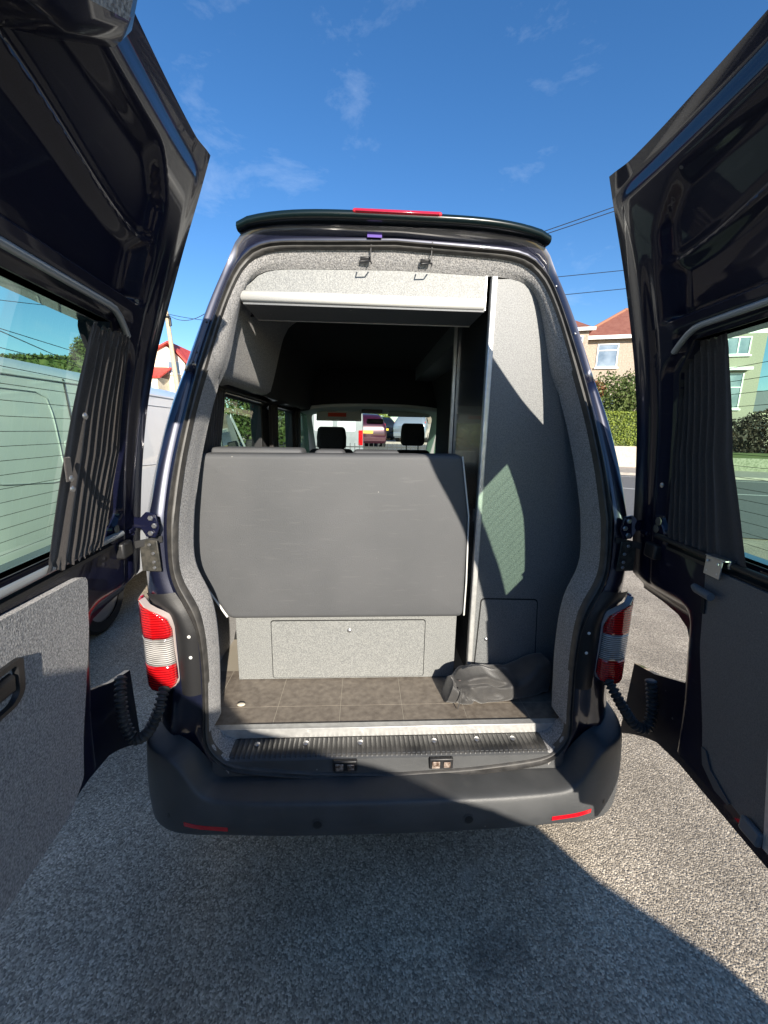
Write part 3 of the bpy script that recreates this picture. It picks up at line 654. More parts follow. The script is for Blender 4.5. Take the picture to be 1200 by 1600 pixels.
# ---- wheels of the van
def wheel(c, r, w, parent, ax='x'):
    x, y, z = c; R = []
    for dx, rr in ((-w/2, r*.66), (-w/2, r*.9), (-w*.38, r*.985), (-w*.2, r), (w*.2, r), (w*.38, r*.985), (w/2, r*.9), (w/2, r*.66)):
        R.append([(x+dx, y+rr*cos(2*pi*k/36), z+rr*sin(2*pi*k/36)) if ax == 'x' else (x+rr*cos(2*pi*k/36), y+dx, z+rr*sin(2*pi*k/36)) for k in range(36)])
    t = MB().rows(R, close=True, cap=False).build('wheel', M_TYRE, parent, smooth=40)
    R = []
    for dx, rr in ((-w/2+.01, r*.67), (-w/2+.03, r*.62), (-w*.2, r*.56), (-w*.2, r*.2), (-w*.3, r*.15), (w*.3, r*.15), (w*.2, r*.2), (w*.2, r*.56), (w/2-.03, r*.62), (w/2-.01, r*.67)):
        R.append([(x+dx, y+rr*cos(2*pi*k/24), z+rr*sin(2*pi*k/24)) if ax == 'x' else (x+rr*cos(2*pi*k/24), y+dx, z+rr*sin(2*pi*k/24)) for k in range(24)])
    MB().rows(R, close=True, cap=True).build('rim', M_RIM, t, smooth=30)
    return t
for s in (-1, 1):
    for y in (.95, 3.95): wheel((s*.82, y, .33), .33, .21, van)

# ================================================================== REAR DOORS
EZ=[.3,.9,1.05,1.2,1.3,1.45,1.6,1.7,1.8,1.96,2.1,2.2,2.3,2.37,2.45]
EX=[.96,.942,.925,.91,.901,.884,.846,.817,.779,.705,.611,.554,.494,.456,.41]
EY=[.08,.08,.08,.08,.08,.08,.044,.02,-.018,-.08,-.16,-.2,-.235,-.26,-.29]
def smooth_tab(xs, ys):
    X = frange(.3, 2.45, 86); Y = [interp(x, xs, ys) for x in X]
    for _ in range(6): Y = [Y[0]] + [(a+2*b+c)/4 for a, b, c in zip(Y, Y[1:], Y[2:])] + [Y[-1]]
    return X, Y
ex_t = smooth_tab(EZ, EX); ey_t = smooth_tab(EZ, EY)
def door_point(side, th):
    t = radians(th); ct, sn = cos(t), sin(t)
    def P(u, z, off=0.0):
        ex = interp(z, *ex_t); ey = interp(z, *ey_t)
        return (side*(ex - u*ct - off*sn), ey - u*sn + off*ct, z)
    return P
def uf(z): return interp(z, [.47, .63, .75, 1.0, 1.3, 1.75, 1.96, 2.33], [.70, .87, .94, .98, .98, .93, .86, .66])
def uh(z): return interp(z, [.47, .825, .86, .93, .95, 1.09, 1.13, 1.155, 1.166, 1.172, 1.2], [-.09, -.05, .08, .235, .246, .243, .225, .18, .10, -.02, 0])
def wl(z): return .185 + .05*(1-ss(1.44, 1.50, z)) + .05*ss(1.92, 1.98, z)
def wrr(z): return uf(z) - .07 - .03*(1-ss(1.44, 1.50, z))
WZ0, WZ1 = 1.445, 1.985
def bump2(x, a, b, w): return ss(a, a+w, x)*ss(b, b-w, x)
def relief(u, z):
    o = 0.0
    e = min(u - (0 if z > 1.17 else uh(z)), uf(z)-u, 2.345-z)
    et = 2.345-z; e2 = min(u - (0 if z > 1.17 else uh(z)), uf(z)-u)
    o -= .008*(1-ss(.015, .075, e2)) + .014*(1-ss(.01, .05, et))*ss(.015, .075, e2)
    # low tab and bottom skirt sit on the outer skin
    low = (1-ss(.26, .34, u))*(1-ss(1.17, 1.26, z)); low = max(low, 1-ss(.70, .74, z))
    o = lerp(o, -.07, low)
    # groove beside the hinge flange
    if z > 1.25: o -= .010*bump2(u, .085, .13, .02)*ss(2.2, 2.0, z)
    # upper pressed recess with a rounded step across it
    rz1 = 2.285 - .06*(1-ss(.14, .24, u)); rz0 = 2.03
    du = ss(.145, .185, u)*ss(uf(z)-.05, uf(z)-.09, u)
    rec = du*ss(rz0, rz0+.02, z)*ss(rz1, rz1-.035, z)
    o -= .045*rec
    crease = 2.135 + .05*ss(.2, .6, u)
    o += .020*rec*ss(crease-.012, crease+.016, z) - .004*rec*bump2(z, crease+.012, crease+.030, .006)
    # window rebate
    w = bump2(z, WZ0-.045, WZ1+.03, .02)*ss(wl(z)-.045, wl(z)-.025, u)*ss(wrr(z)+.045, wrr(z)+.025, u)
    o -= .022*w
    return o
def make_door(side, th, last):
    P = door_point(side, th)
    zs = sorted(set([.63, .64, .66, .69, .70, .71, .72, .73, .74, .76] + [.76+.02*i for i in range(4)] + [.825, .84, .86, .88, .90, .915, .93, .94, .95, 1.0, 1.05, 1.09, 1.10, 1.11, 1.12, 1.13, 1.14, 1.148, 1.155, 1.161, 1.166, 1.169, 1.172, 1.18, 1.19, 1.2]
             + frange(1.21, 1.39, 12) + frange(1.39, WZ0, 8) + frange(WZ0, 1.52, 6) + frange(1.54, 1.90, 14) + frange(1.92, WZ1, 6) + frange(WZ1+.005, 2.36, 120)))
    n1, n2, n3 = 20, 44, 14
    mb = MB()
    def zadj(u, z): return z + .018*ss(2.10, 2.36, z)*exp(-max(0, u)/.14) - .016*ss(2.10, 2.36, z)
    rowsF = []
    for z in zs:
        h, a, b, f = uh(z) if z < 1.2 else 0.0, None, None, uf(z)
        a = max(wl(z), h+.02) if z > 1.25 else max(.26, h+.03); b = wrr(z)
        us = frange(h, a, n1) + frange(a, b, n2)[1:] + frange(b, f, n3)[1:]
        rowsF.append([(u, z) for u in us])
    n = len(rowsF[0])
    for r in rowsF:
        for u, z in r: mb.v.append(P(u, zadj(u, z), relief(u, z)))
    fi = {}
    for i in range(len(rowsF)-1):
        zc = (zs[i]+zs[i+1])/2
        for j in range(n-1):
            if WZ0 < zc < WZ1 and n1 <= j < n1+n2: continue
            k = i*n+j; mb.f.append((k, k+1, k+n+1, k+n))
    # tab below
    R = []
    for z in frange(.47, .63, 8):
        ub = interp(z, [.47, .52, .58, .615, .63], [-.075, -.01, .08, .15, .26]); R.append([P(lerp(uh(z), ub, t), z, -.07) for t in frange(0, 1, 8)])
    mb.rows(R)
    if side < 0: lab = 'left rear door, open, with light grey carpet panel'
    else: lab = 'right rear door, open, with dark grey table board'
    d = mb.build('rear_door', M_INPAINT, van, smooth=35, label=lab)
    # outer skin with its own rounded return
    ob = MB(); rowsO = []
    for z in zs:
        h = uh(z) if z < 1.2 else 0.0
        us = frange(h, wl(z) if z > 1.25 else .26, 6) + frange(wl(z) if z > 1.25 else .26, wrr(z), 12)[1:] + frange(wrr(z), uf(z), 4)[1:]
        rowsO.append([(u, z) for u in us])
    m_ = len(rowsO[0])
    for r in rowsO:
        for u, z in r: ob.v.append(P(u, zadj(u, z), -.088 - .0*u))
    for i in range(len(rowsO)-1):
        zc = (zs[i]+zs[i+1])/2
        for j in range(m_-1):
            if WZ0 < zc < WZ1 and 6 <= j < 18: continue
            k = i*m_+j; ob.f.append((k, k+1, k+m_+1, k+m_))
    # edges: hinge side, free side, top, window reveal
    def rim(pts, o1, o2): ob.rows([[P(u, zadj(u, z), relief(u, z) if o1 is None else o1) for u, z in pts], [P(u, zadj(u, z), o2) for u, z in pts]])
    rim([r[0] for r in rowsF], None, -.088); rim([r[-1] for r in rowsF], None, -.088); rim(rowsF[-1], None, -.088)
    rim([(wl(z), z) for z in frange(WZ0, WZ1, 20)], None, -.088); rim([(wrr(z), z) for z in frange(WZ0, WZ1, 20)], None, -.088)
    for zz in (WZ0, WZ1): rim([(u, zz) for u in frange(wl(zz), wrr(zz), 20)], None, -.088)
    rim(rowsF[0], None, -.088)
    ob.build('outer_skin', M_PAINT, d, smooth=35)
    # glass + heater lines + gasket
    gl = MB().rows([[P(u, z, -.055) for u in frange(wl(z)-.01, wrr(z)+.01, 10)] for z in frange(WZ0-.01, WZ1+.01, 14)]).build('window_glass', M_GLASSD, d, smooth=60)
    h_ = MB()
    for z in frange(WZ0+.035, WZ1-.07, 15):
        h_.rows([[P(u, z+dz, -.0565+o) for u in frange(wl(z)+.03, wrr(z)-.03, 16)] for dz, o in ((-.0006, 0), (.0006, 0))])
    h_.build('heater_line', mat('heater_print', (.02,.015,.012), .6), d, kind='stuff')
    g = []
    for z in frange(WZ0, WZ1, 16): g.append((wl(z), z))
    for u in frange(wl(WZ1), wrr(WZ1), 16)[1:]: g.append((u, WZ1))
    for z in frange(WZ1, WZ0, 16)[1:]: g.append((wrr(z), z))
    for u in frange(wrr(WZ0), wl(WZ0), 16)[1:]: g.append((u, WZ0))
    MB().rows([[P(u+du*du_s, z, o) for u, z in g for du_s in (0,)] for du, o in ((0, -.018), (0, -.05))]).build('window_gasket', M_RUB, d)
    # curtain rails above and below the window
    rail_z = lambda u: 2.005 - .075*(1-ss(.10, .28, u))
    MB().tube([P(u, rail_z(u), -.002) for u in frange(.19, uf(2.0)-.06, 24)], .0075, 8).build('curtain_rail', mat('grey_rail', (.32,.34,.35), .35, metal=.4), d, smooth=60)
    MB().tube([P(u, 1.428, .004) for u in frange(.16, uf(1.43)-.05, 18)], .010, 8).build('curtain_rail', MATS['grey_rail'] if side < 0 else M_BLK, d, smooth=60)
    # pressed ledge strip under the window
    MB().rows([[P(u, z, o) for u in frange(.22, .88, 12)] for z, o in ((1.415, -.008), (1.408, .010), (1.398, .010), (1.392, -.004))]).build('window_ledge', M_BLK, d, smooth=40)
    if side < 0:
        cu0 = lambda t: interp(t, [0, .5, 1], [.218, .222, .300]); cu1 = lambda t: interp(t, [0, .45, 1], [.374, .441, .523])
    else:
        cu0 = lambda t: interp(t, [0, .5, 1], [.16, .18, .22]); cu1 = lambda t: interp(t, [0, .5, 1], [.315, .395, .515])
    coff = (lambda z: .016) if side < 0 else (lambda z: -.038+.04*(1.955-z)/.53)
    c = curtain('door_curtain', lambda u, z, o: P(u, z, coff(z)+o), cu0, cu1, 1.422, 1.955 if side < 0 else 1.985, 8, .0055, d)
    # stud fasteners
    nv = Vector(P(.4, 1.6, 1)) - Vector(P(.4, 1.6, 0))
    studs = ((.405, 1.775), (.455, 1.640), (.450, 1.615)) if side < 0 else ((.215, 1.609),)
    for u, z in studs: MB().disc(P(u, z, .034), nv, .0075, .004, 12, .002).build('stud', M_STEEL, c)
    if side < 0:
        MB().obox(P(.452, 1.66, .028), (Vector(P(.47, 1.66, 0))-Vector(P(.45, 1.66, 0)))*.55, Vector((0, 0, .027)), nv*.002).build('curtain_tab', M_CURT, c, bevel=.006)
    # trim panel
    if side < 0:
        pl = rnd([(.372, 1.362), (.40, 1.372), (.89, 1.392), (.89, .745), (.50, .742), (.425, .79), (.373, 1.20)], .02)
        mt, o0, o1 = M_CARP, -.01, .020
    else:
        pl = rnd([(.400, 1.402), (.628, 1.402), (.668, .775), (.56, .788), (.452, .815), (.403, 1.16)], .016)
        mt, o0, o1 = M_BOARDD, -.01, .018
    pd = dens(pl, .04)
    pm = MB(); pm.rows([[P(u, z, o) for u, z in pd+pd[:1]] for o in (o0, o1-.003, o1)])
    cx_, cz_ = .62, 1.07
    if side > 0: cx_ = .53
    pm.rows([[P(lerp(cx_, u, s_), lerp(cz_, z, s_), o1) for u, z in pd+pd[:1]] for s_ in (1, .8, .6, .4, .2, .0)])
    pn = pm.build('trim_panel', mt, d, smooth=35)
    if side < 0:
        hp = rnd([(.622, 1.285), (.80, 1.285), (.80, 1.185), (.645, 1.185), (.622, 1.205)], .015)
        MB().rows([[P(u, z, o) for u, z in hp+hp[:1]] for o in (.018, .030)] ).rows([[P(lerp(.7, u, s_), lerp(1.23, z, s_), .030-.012*(s_ < .75)) for u, z in hp+hp[:1]] for s_ in (1, .8, .74, .0)]).build('handle_recess', M_BLK, pn, smooth=30)
        MB().rows([[P(u, z, o) for u in (.650, .70)] for z, o in ((1.262, .02), (1.255, .031), (1.222, .031), (1.215, .02))]).build('door_handle', M_BLK, pn, smooth=40, bevel=.003)
    else:
        # aluminium edge strip, bracket, lever, corner bracket
        MB().rows([[P(u0+lerp(0, .02*0, 0), z, o) for z, u0 in ((1.402, .631), (1.11, .641), (.80, .668), (.775, .670))] for o in (.016, .026)] ).rows([[P(u0+du, z, .026) for z, u0 in ((1.402, .631), (1.11, .641), (.80, .668), (.775, .670))] for du in (0, .022)]).build('aluminium_edge', M_TRIM, pn)
        pl2 = dens([(.655, 1.402), (.93, 1.402), (.93, .775), (.693, .775), (.666, 1.11)], .06)
        pm = MB(); pm.rows([[P(u, z, o) for u, z in pl2+pl2[:1]] for o in (-.01, .016)]); pm.rows([[P(lerp(.80, u, s_), lerp(1.07, z, s_), .016) for u, z in pl2+pl2[:1]] for s_ in (1, .5, 0)])
        pm.build('trim_panel', M_BOARDD, d, smooth=35)
        e1 = Vector(P(.46, 1.4, 0))-Vector(P(.45, 1.4, 0)); e1.normalize(); nn = nv.normalized()
        br = MB().obox(P(.436, 1.412, .026), e1*.028, Vector((0,0,.026)), nn*.002).obox(P(.441, 1.440, .014), e1*.034, Vector((0,0,.002)), nn*.014).obox(P(.470, 1.431, .0), e1*.004, Vector((0,0,.012)), nn*.014).build('latch_bracket', M_STEEL, pn, bevel=.0015)
        for du, dz in ((-.018, .014), (.018, .014), (-.018, -.014), (.018, -.014)):
            MB().disc(P(.436+du, 1.412+dz, .028), nn, .0035, .002, 8).build('screw', M_PIPE, br)
        MB().tube([P(.382, 1.336, .032), P(.398, 1.334, .036), P(.452, 1.332, .038)], [.009, .012, .011], 10).build('lever', mat('blue_grey_plastic', (.11,.13,.15), .5), pn, smooth=60)
        MB().prism([P(.400, 1.32, .02), P(.412, 1.32, .02), P(.412, 1.265, .02), P(.400, 1.265, .02)], nn*.003).build('lever_plate', M_CARPD, pn)
        MB().prism([P(.450, .865, .020), P(.466, .865, .020), P(.490, .825, .020), P(.565, .790, .020), P(.560, .780, .020), P(.515, .780, .020), P(.462, .815, .020)], nn*.004).build('corner_bracket', mat('dark_plastic_bracket', (.06,.07,.08), .5), pn)
        MB().obox(P(.640, .790, .03), e1*.028, Vector((0,0,.020)), nn*.008).build('foot_latch', mat('blue_grey_plastic', (.11,.13,.15), .5), pn, bevel=.005)
    # door plugs, check strap box
    nn = nv.normalized()
    for u, z in ((.200, 1.476), (.183, 1.446)) if side < 0 else ((.158, 1.478), (.150, 1.450)):
        MB().disc(P(u, z, relief(u, z)+.001), nn, .014, .003, 16).build('rubber_plug', mat('grimy_plug', (.09,.085,.07), .6), d)
    cb = MB().obox(P(.15, 1.372, .004), Vector(P(.18, 1.3, 0))-Vector(P(.15, 1.3, 0)), Vector((0,0,.026)), nn*.018).build('check_strap_box', M_BLK, d, bevel=.008, seg=3)
    MB().prism([P(.10, 1.36, .016), P(.10, 1.385, .016), tuple(Vector((side*.80, .02, 1.393))), tuple(Vector((side*.80, .02, 1.372)))], nn*.004).build('check_strap', M_BLK, d)
    return d, P
door_l, PL = make_door(-1, 85, 0)
R = []
for o, gx in ((-.03, 0), (.048, .0), (.058, .004), (.062, .012)):
    R.append([PL(u, z, o) for u, z in ((.462+gx, 2.33), (.64, 2.33), (.64, 2.175+gx), (.57, 2.19+gx), (.478+gx, 2.236+gx), (.462+gx, 2.255+gx), (.462+gx, 2.33))])
MB().rows(R, cap=True).build('top_lock_housing', M_INPAINT, door_l, smooth=40)
MB().rows([[PL(.484, 2.256, .0635), PL(.60, 2.206, .0635)], [PL(.484, 2.322, .0635), PL(.60, 2.322, .0635)]]).build('housing_reflection', M_CARP, door_l)  # pale sheet standing for the ground's reflection on the glossy housing
door_r, PR = make_door(1, 85, 0)
# seam-sealer lines / scratch flecks on left door upper recess come from the paint; a few dust specks
# hinges
for s, P in ((-1, PL), (1, PR)):
    h = MB().prism([(s*.792, -.006, 1.475), (s*.825, -.004, 1.482), (s*.845, -.002, 1.462), (s*.875, .012, 1.462), (s*.875, .012, 1.425), (s*.845, -.002, 1.425), (s*.83, -.004, 1.398), (s*.80, -.006, 1.395), (s*.785, -.006, 1.43)], (0, -.010, 0)).build('upper_hinge', M_INPAINT, van, bevel=.003)
    for x, z in ((.808, 1.463), (.798, 1.437), (.812, 1.412)): MB().disc((s*x, -.017, z), (0, -1, 0), .009, .006, 6, .0).build('hinge_bolt', M_STEEL, h)
    MB().tube([(s*.886, .005, 1.485), (s*.886, .005, 1.402)], .010, 10).build('hinge_pin', M_INPAINT, h, smooth=50)
    for zz in (1.468, 1.418):
        MB().obox((s*.892, -.005, zz), (s*.018, 0, 0), (0, .018, 0), (0, 0, .008)).build('hinge_arm', M_INPAINT, h, bevel=.004)
    b = MB().prism([(s*.800, -.002, 1.385), (s*.86, .002, 1.385), (s*.86, .002, 1.275), (s*.795, -.002, 1.275)], (0, -.006, 0)).build('check_strap_plate', mat('grimy_steel', (.03,.03,.026), .6, metal=.4, noise_s=60, col2=(.07,.065,.055)), van, bevel=.003)
    for z in (1.37, 1.34, 1.31, 1.29): MB().disc((s*(.815+.01*(z > 1.35)), -.009, z), (0, -1, 0), .006, .004, 6).build('hinge_bolt', M_STEEL, b)
    # corrugated wiring conduit
    if s < 0: ctl = [(-.955, -.03, .90), (-.940, -.07, .86), (-.932, -.085, .76), (-.901, -.09, .685), (-.850, -.09, .715), (-.818, -.07, .79), (-.815, -.04, .835), (-.82, .03, .86)]
    else: ctl = [(.81, .03, .86), (.815, -.03, .84), (.845, -.06, .78), (.895, -.08, .70), (.95, -.08, .675), (.975, -.06, .75), (.965, -.04, .86)]
    pts = resample(ctl, 120)
    for _ in range(40): pts = [pts[0]] + [tuple((a[k]+2*b_[k]+c[k])/4 for k in range(3)) for a, b_, c in zip(pts, pts[1:], pts[2:])] + [pts[-1]]
    MB().tube(pts, [.0165 + .0035*(1 if (i//2) % 2 else -1) for i in range(len(pts))], 12).build('wiring_conduit', M_RUB, van, smooth=30)

# ================================================================== LOOSE THINGS IN THE VAN
# black fabric tool bag
R = []
nb = 90; ns_ = 72
M_BAG = mat('black_nylon', (0.028, 0.027, 0.027), 0.6, noise_s=20, col2=(.045,.043,.041), bump=.3, bump_s=300, sheen=.3)
def gs(d, w): return exp(-(d/w)**2)
for i in range(nb+1):
    t = i/nb; x = .46*t; row = []
    hw = .080*(.50+.50*ss(0, .16, t))*(1-.30*ss(.75, 1, t)); hh = .128*(.80+.20*ss(0, .18, t))*(1-.20*ss(.30, .48, t)*ss(.95, .6, t)) + .03*ss(.6, 1, t)
    for k in range(ns_):
        a = 2*pi*k/ns_; c, s_ = cos(a), sin(a)
        y = hw*math.copysign(abs(c)**.6, c); zz = .5*(1+math.copysign(abs(s_)**.55, s_)); z = hh*zz
        d = .010*noise.noise((x*8, y*10+3, z*14)) + .002*noise.noise((x*22, y*22, z*22+5))
        if y < .02:
            line = zz - (1.0 - x/.125)                       # diagonal fold across the near end
            d -= .020*gs(line, .09)*ss(.0, .02, x)*ss(.15, .11, x); d += .008*gs(line-.28, .14)*ss(.18, .1, x)
            d -= .012*gs(zz-.86, .05)*ss(.01, .05, x)*ss(.26, .2, x)    # fold under the top flap
            d += .010*gs(zz-.97, .08)*ss(.02, .06, x)*ss(.26, .2, x)
            d -= .014*gs(math.hypot(x-.20, (zz-.50)*.13), .035); d += .008*gs(x-.262, .022)*ss(.1, .4, zz)
            d -= .010*gs(x-.04-.02*zz, .008)*ss(.7, .3, zz)
        row.append((x + .035*zz*(1-t)*(1-t) - .02*(1-t)**3, y*(1+d*6)+(d if y > 0 else -d)*.6, max(0.0, z + d*ss(.05, .5, zz))))
    R.append(row)
bag = MB().rows(R, close=True, cap=True).build('tool_bag', M_BAG, None, smooth=75)
bag.location = (.262, .225, .5995); bag.rotation_euler = (0, 0, radians(8))
tag(bag, 'crumpled black nylon tool bag lying on the floor at the right of the van', 'bag')
zp = MB().tube([(.035, -.035, .108), (.07, -.05, .118), (.13, -.052, .116), (.19, -.045, .112)], .0018, 5).build('zip', mat('dull_zip', (.12,.09,.085), .5), bag)
sb = MB().tube([(.02, -.078, .004), (.028, -.078, .04), (.038, -.06, .085)], .002, 5).build('seam', M_BAG, bag)
# a pale chip of stone on the floor
R = []
for i in range(7):
    a = pi*i/6; R.append([(.018*sin(a)*cos(2*pi*k/9)*(1+.2*noise.noise((k, i, 2))), .011*sin(a)*sin(2*pi*k/9), .006-.006*cos(a)) for k in range(9)])
pb = MB().rows(R, close=True).build('stone_chip', mat('pale_stone', (.5,.45,.36), .8), None, smooth=60)
pb.location = (-.627, .203, .5985); tag(pb, 'pale stone chip lying on the brown vinyl floor near the left lining', 'stone')

# ================================================================== NEIGHBOURING VEHICLES
def vehicle(name, stations, loc, rz, paint, label, cat, group=None, wheels=(), wr=.33, win=None, rear=True, plate='yellow', L_out=1, lightcol=None):
    """stations: (y, zbottom, zbelt, ztop, half width belt, half width top); +y is the nose"""
    root = empty(name, loc, rz); tag(root, label, cat, group)
    R = []
    for (y, zb, zl, zt, wb, wt) in stations:
        half = [(0, zb), (wb*.9, zb), (wb*.985, zb+.06), (wb, lerp(zb, zl, .5)), (wb*.985, zl), (lerp(wb, wt, .55), lerp(zl, zt, .55)), (wt, lerp(zl, zt, .90)), (wt*.86, lerp(zl, zt, .985)), (wt*.4, zt), (0, zt+.005)]
        R.append([(x, y, z) for x, z in half] + [(-x, y, z) for x, z in reversed(half[1:-1])])
    MB().rows(R, close=True, cap=True).build('body', paint, root, smooth=38)
    for (wx, wy) in wheels:
        for s in (-1, 1): wheel((s*wx, wy, wr), wr, .20, root)
    return root
# white panel van alongside, nose forward
wv_st = [(0, .30, 1.15, 2.13, .96, .86), (.06, .28, 1.15, 2.19, .98, .88), (.5, .28, 1.15, 2.21, .985, .885), (4.0, .28, 1.15, 2.21, .985, .885), (4.45, .28, 1.15, 2.19, .985, .86),
         (4.75, .28, 1.16, 2.06, .98, .82), (5.35, .28, 1.16, 1.55, .96, .80), (5.5, .28, 1.14, 1.36, .95, .84), (5.95, .28, 1.02, 1.14, .90, .80), (6.1, .32, .80, .90, .85, .75)]
wv = vehicle('white_van', wv_st, (-3.29, 0.75, 0), 0, M_WHITE, 'white panel van parked alongside, seen through the left door glass and side window', 'van', wheels=((.86, 1.25), (.86, 5.05)))
M_SEAMD = mat('body_gap', (.02,.02,.02), .8)
def wv_x(z): return interp(z, [.28, .34, .72, 1.15, 1.73, 2.11], [.886, .97, .985, .970, .932, .885]) + .002
def wv_line(pts, nm, r=.006, material=None):
    MB().tube([(wv_x(z), y, z) for y, z in resample(pts, 24)], r, 6).build(nm, material or M_SEAMD, wv, smooth=60)
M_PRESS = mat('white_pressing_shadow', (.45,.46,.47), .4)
for (ya, yb) in ((.35, 1.02), (1.35, 3.0)):
    pr = rnd([(ya, 1.40), (yb, 1.34), (yb, 1.98), (ya, 1.98)], .10, 6); wv_line(pr+pr[:1], 'panel_pressing', .004, M_PRESS)
wv_line([(1.18, .5), (1.18, 1.6), (1.22, 2.10)], 'panel_joint', .005)
wv_line([(3.25, .4), (3.25, 2.08), (4.35, 2.08), (4.40, .4)], 'door_gap', .005)
wv_line([(.1, 2.065), (2.0, 2.085), (4.2, 2.085)], 'roof_gutter', .007, M_PRESS)
wv_line([(.05, .78), (5.8, .78)], 'rub_strip', .018, M_BLK)
for poly in ([(4.42, 1.30), (5.42, 1.30), (5.02, 1.98), (4.50, 2.02)],):
    w = MB().prism([(wv_x(z)+.004-.02*(z > 1.6), y, z) for y, z in rnd(poly, .05)], (.012, 0, 0)).build('cab_window', M_DGLASS, wv, smooth=30)
w2 = MB().prism([(wv_x(z)+.006-.03*(z > 1.6), y, z) for y, z in rnd([(5.10, 1.94), (5.66, 1.32), (5.74, 1.32), (5.14, 2.00)], .02)], (.012, 0, 0)).build('windscreen_pillar', M_WHITE, wv, smooth=30)
MB().obox((1.12, 5.45, 1.42), (.09, 0, 0), (0, .05, 0), (0, 0, .14)).build('wing_mirror', M_BLK, wv, bevel=.03)
MB().disc((.995, 1.02, 1.62), (1, 0, 0), .03, .01, 14).build('fuel_cap', M_PRESS, wv)

# unseen van added behind the camera, profile shaped to cast the foreground shadow
sv_st = [(0, .30, 1.10, 2.05, .93, .84), (.08, .26, 1.10, 2.13, .95, .88), (3.0, .26, 1.12, 2.16, .95, .88), (3.25, .26, 1.12, 2.12, .95, .87), (3.40, .26, 1.13, 1.97, .95, .85), (3.57, .26, 1.14, 1.80, .95, .84), (3.77, .26, 1.14, 1.65, .95, .83), (4.22, .26, 1.13, 1.52, .94, .82),
         (4.60, .26, 1.02, 1.38, .92, .84), (4.88, .26, .98, 1.23, .90, .82), (5.12, .30, .78, .98, .87, .78), (5.34, .34, .64, .88, .82, .75), (5.42, .36, .60, .80, .76, .70)]
sv = vehicle('unseen_shadow_van', sv_st, (-3.65, -3.15, 0), -pi/2, mat('silver_paint', (.42,.41,.39), .35, metal=.4, coat=.6), 'unseen silver van added behind the viewpoint to cast the shadow over the tarmac', 'van', wheels=((.84, .95), (.84, 4.15)))
for poly in ([(3.30, 1.25), (4.10, 1.22), (3.75, 1.55), (3.35, 1.80)], [(1.9, 1.25), (3.0, 1.25), (3.0, 1.82), (1.9, 1.82)], [(.5, 1.25), (1.7, 1.25), (1.7, 1.82), (.5, 1.82)]):
    MB().prism([(interp(z, [1.1, 1.9], [.945, .83])+.004, y, z) for y, z in rnd(poly, .04)], (.01, 0, 0)).build('side_window', M_DGLASS, sv, smooth=30)

# cars ahead, seen through the windscreen
car_st = [(0, .30, .80, .84, .78, .70), (.05, .24, .88, 1.00, .83, .72), (.18, .22, .92, 1.22, .85, .68), (.45, .22, .93, 1.42, .86, .62), (1.2, .20, .93, 1.48, .87, .62), (2.2, .20, .93, 1.46, .87, .62), (2.95, .20, .92, 1.12, .86, .66),
          (3.15, .20, .90, .99, .86, .70), (3.75, .22, .82, .88, .84, .70), (3.95, .28, .62, .70, .76, .62)]
def car(paint, loc, rz, label, estate=False):
    r = vehicle('parked_car', car_st, loc, rz, paint, label, 'car', 'cars parked ahead of the van', wheels=((.76, .75), (.76, 3.2)), wr=.30)
    MB().prism([(x, .155 + (z-.95)*.62 - .035, z) for x, z in rnd([(-.62, .96), (.62, .96), (.52, 1.34), (-.52, 1.34)], .05)], (0, .03, 0)).build('rear_window', M_DGLASS, r, smooth=30)
    MB().obox((0, -.015, .70), (.26, 0, 0), (0, .012, 0), (0, 0, .058)).build('number_plate', mat('yellow_plate', (.75,.52,.04), .5), r)
    for s in (-1, 1):
        MB().prism([(s*.60, .06, .78), (s*.82, .10, .78), (s*.80, .22, 1.05), (s*.70, .16, 1.05)], (0, -.05, 0)).build('tail_light', M_RED, r, bevel=.01)
        for poly in ([(.55, .97), (1.45, .97), (1.45, 1.36), (.75, 1.36)], [(1.52, .97), (2.75, .97), (2.25, 1.36), (1.52, 1.36)]):
            MB().prism([(s*(interp(z, [.93, 1.42], [.862, .70])+.004), y, z) for y, z in rnd(poly, .04)], (s*.008, 0, 0)).build('side_window', M_DGLASS, r, smooth=30)
    MB().box(-.80, .80, -.05, .06, .30, .52).build('bumper', paint, r, bevel=.03)
    return r
car(mat('purple_paint', (.045,.004,.014), .3, metal=.3, coat=1), (.02, 15.6, hgt(0, 16)), radians(4), 'dark red hatchback with yellow number plate, seen through the windscreen')
car(mat('silver_car_paint', (.40,.45,.50), .25, metal=.6, coat=1), (2.15, 19.0, hgt(2, 19)+.1), radians(-22), 'silver blue hatchback, rightmost car seen through the windscreen')
car(mat('black_car_paint', (.012,.013,.015), .2, metal=.3, coat=1), (1.1, 22.5, hgt(1, 22)+.05), radians(20), 'black car between the red and the silver hatchback, seen through the windscreen')
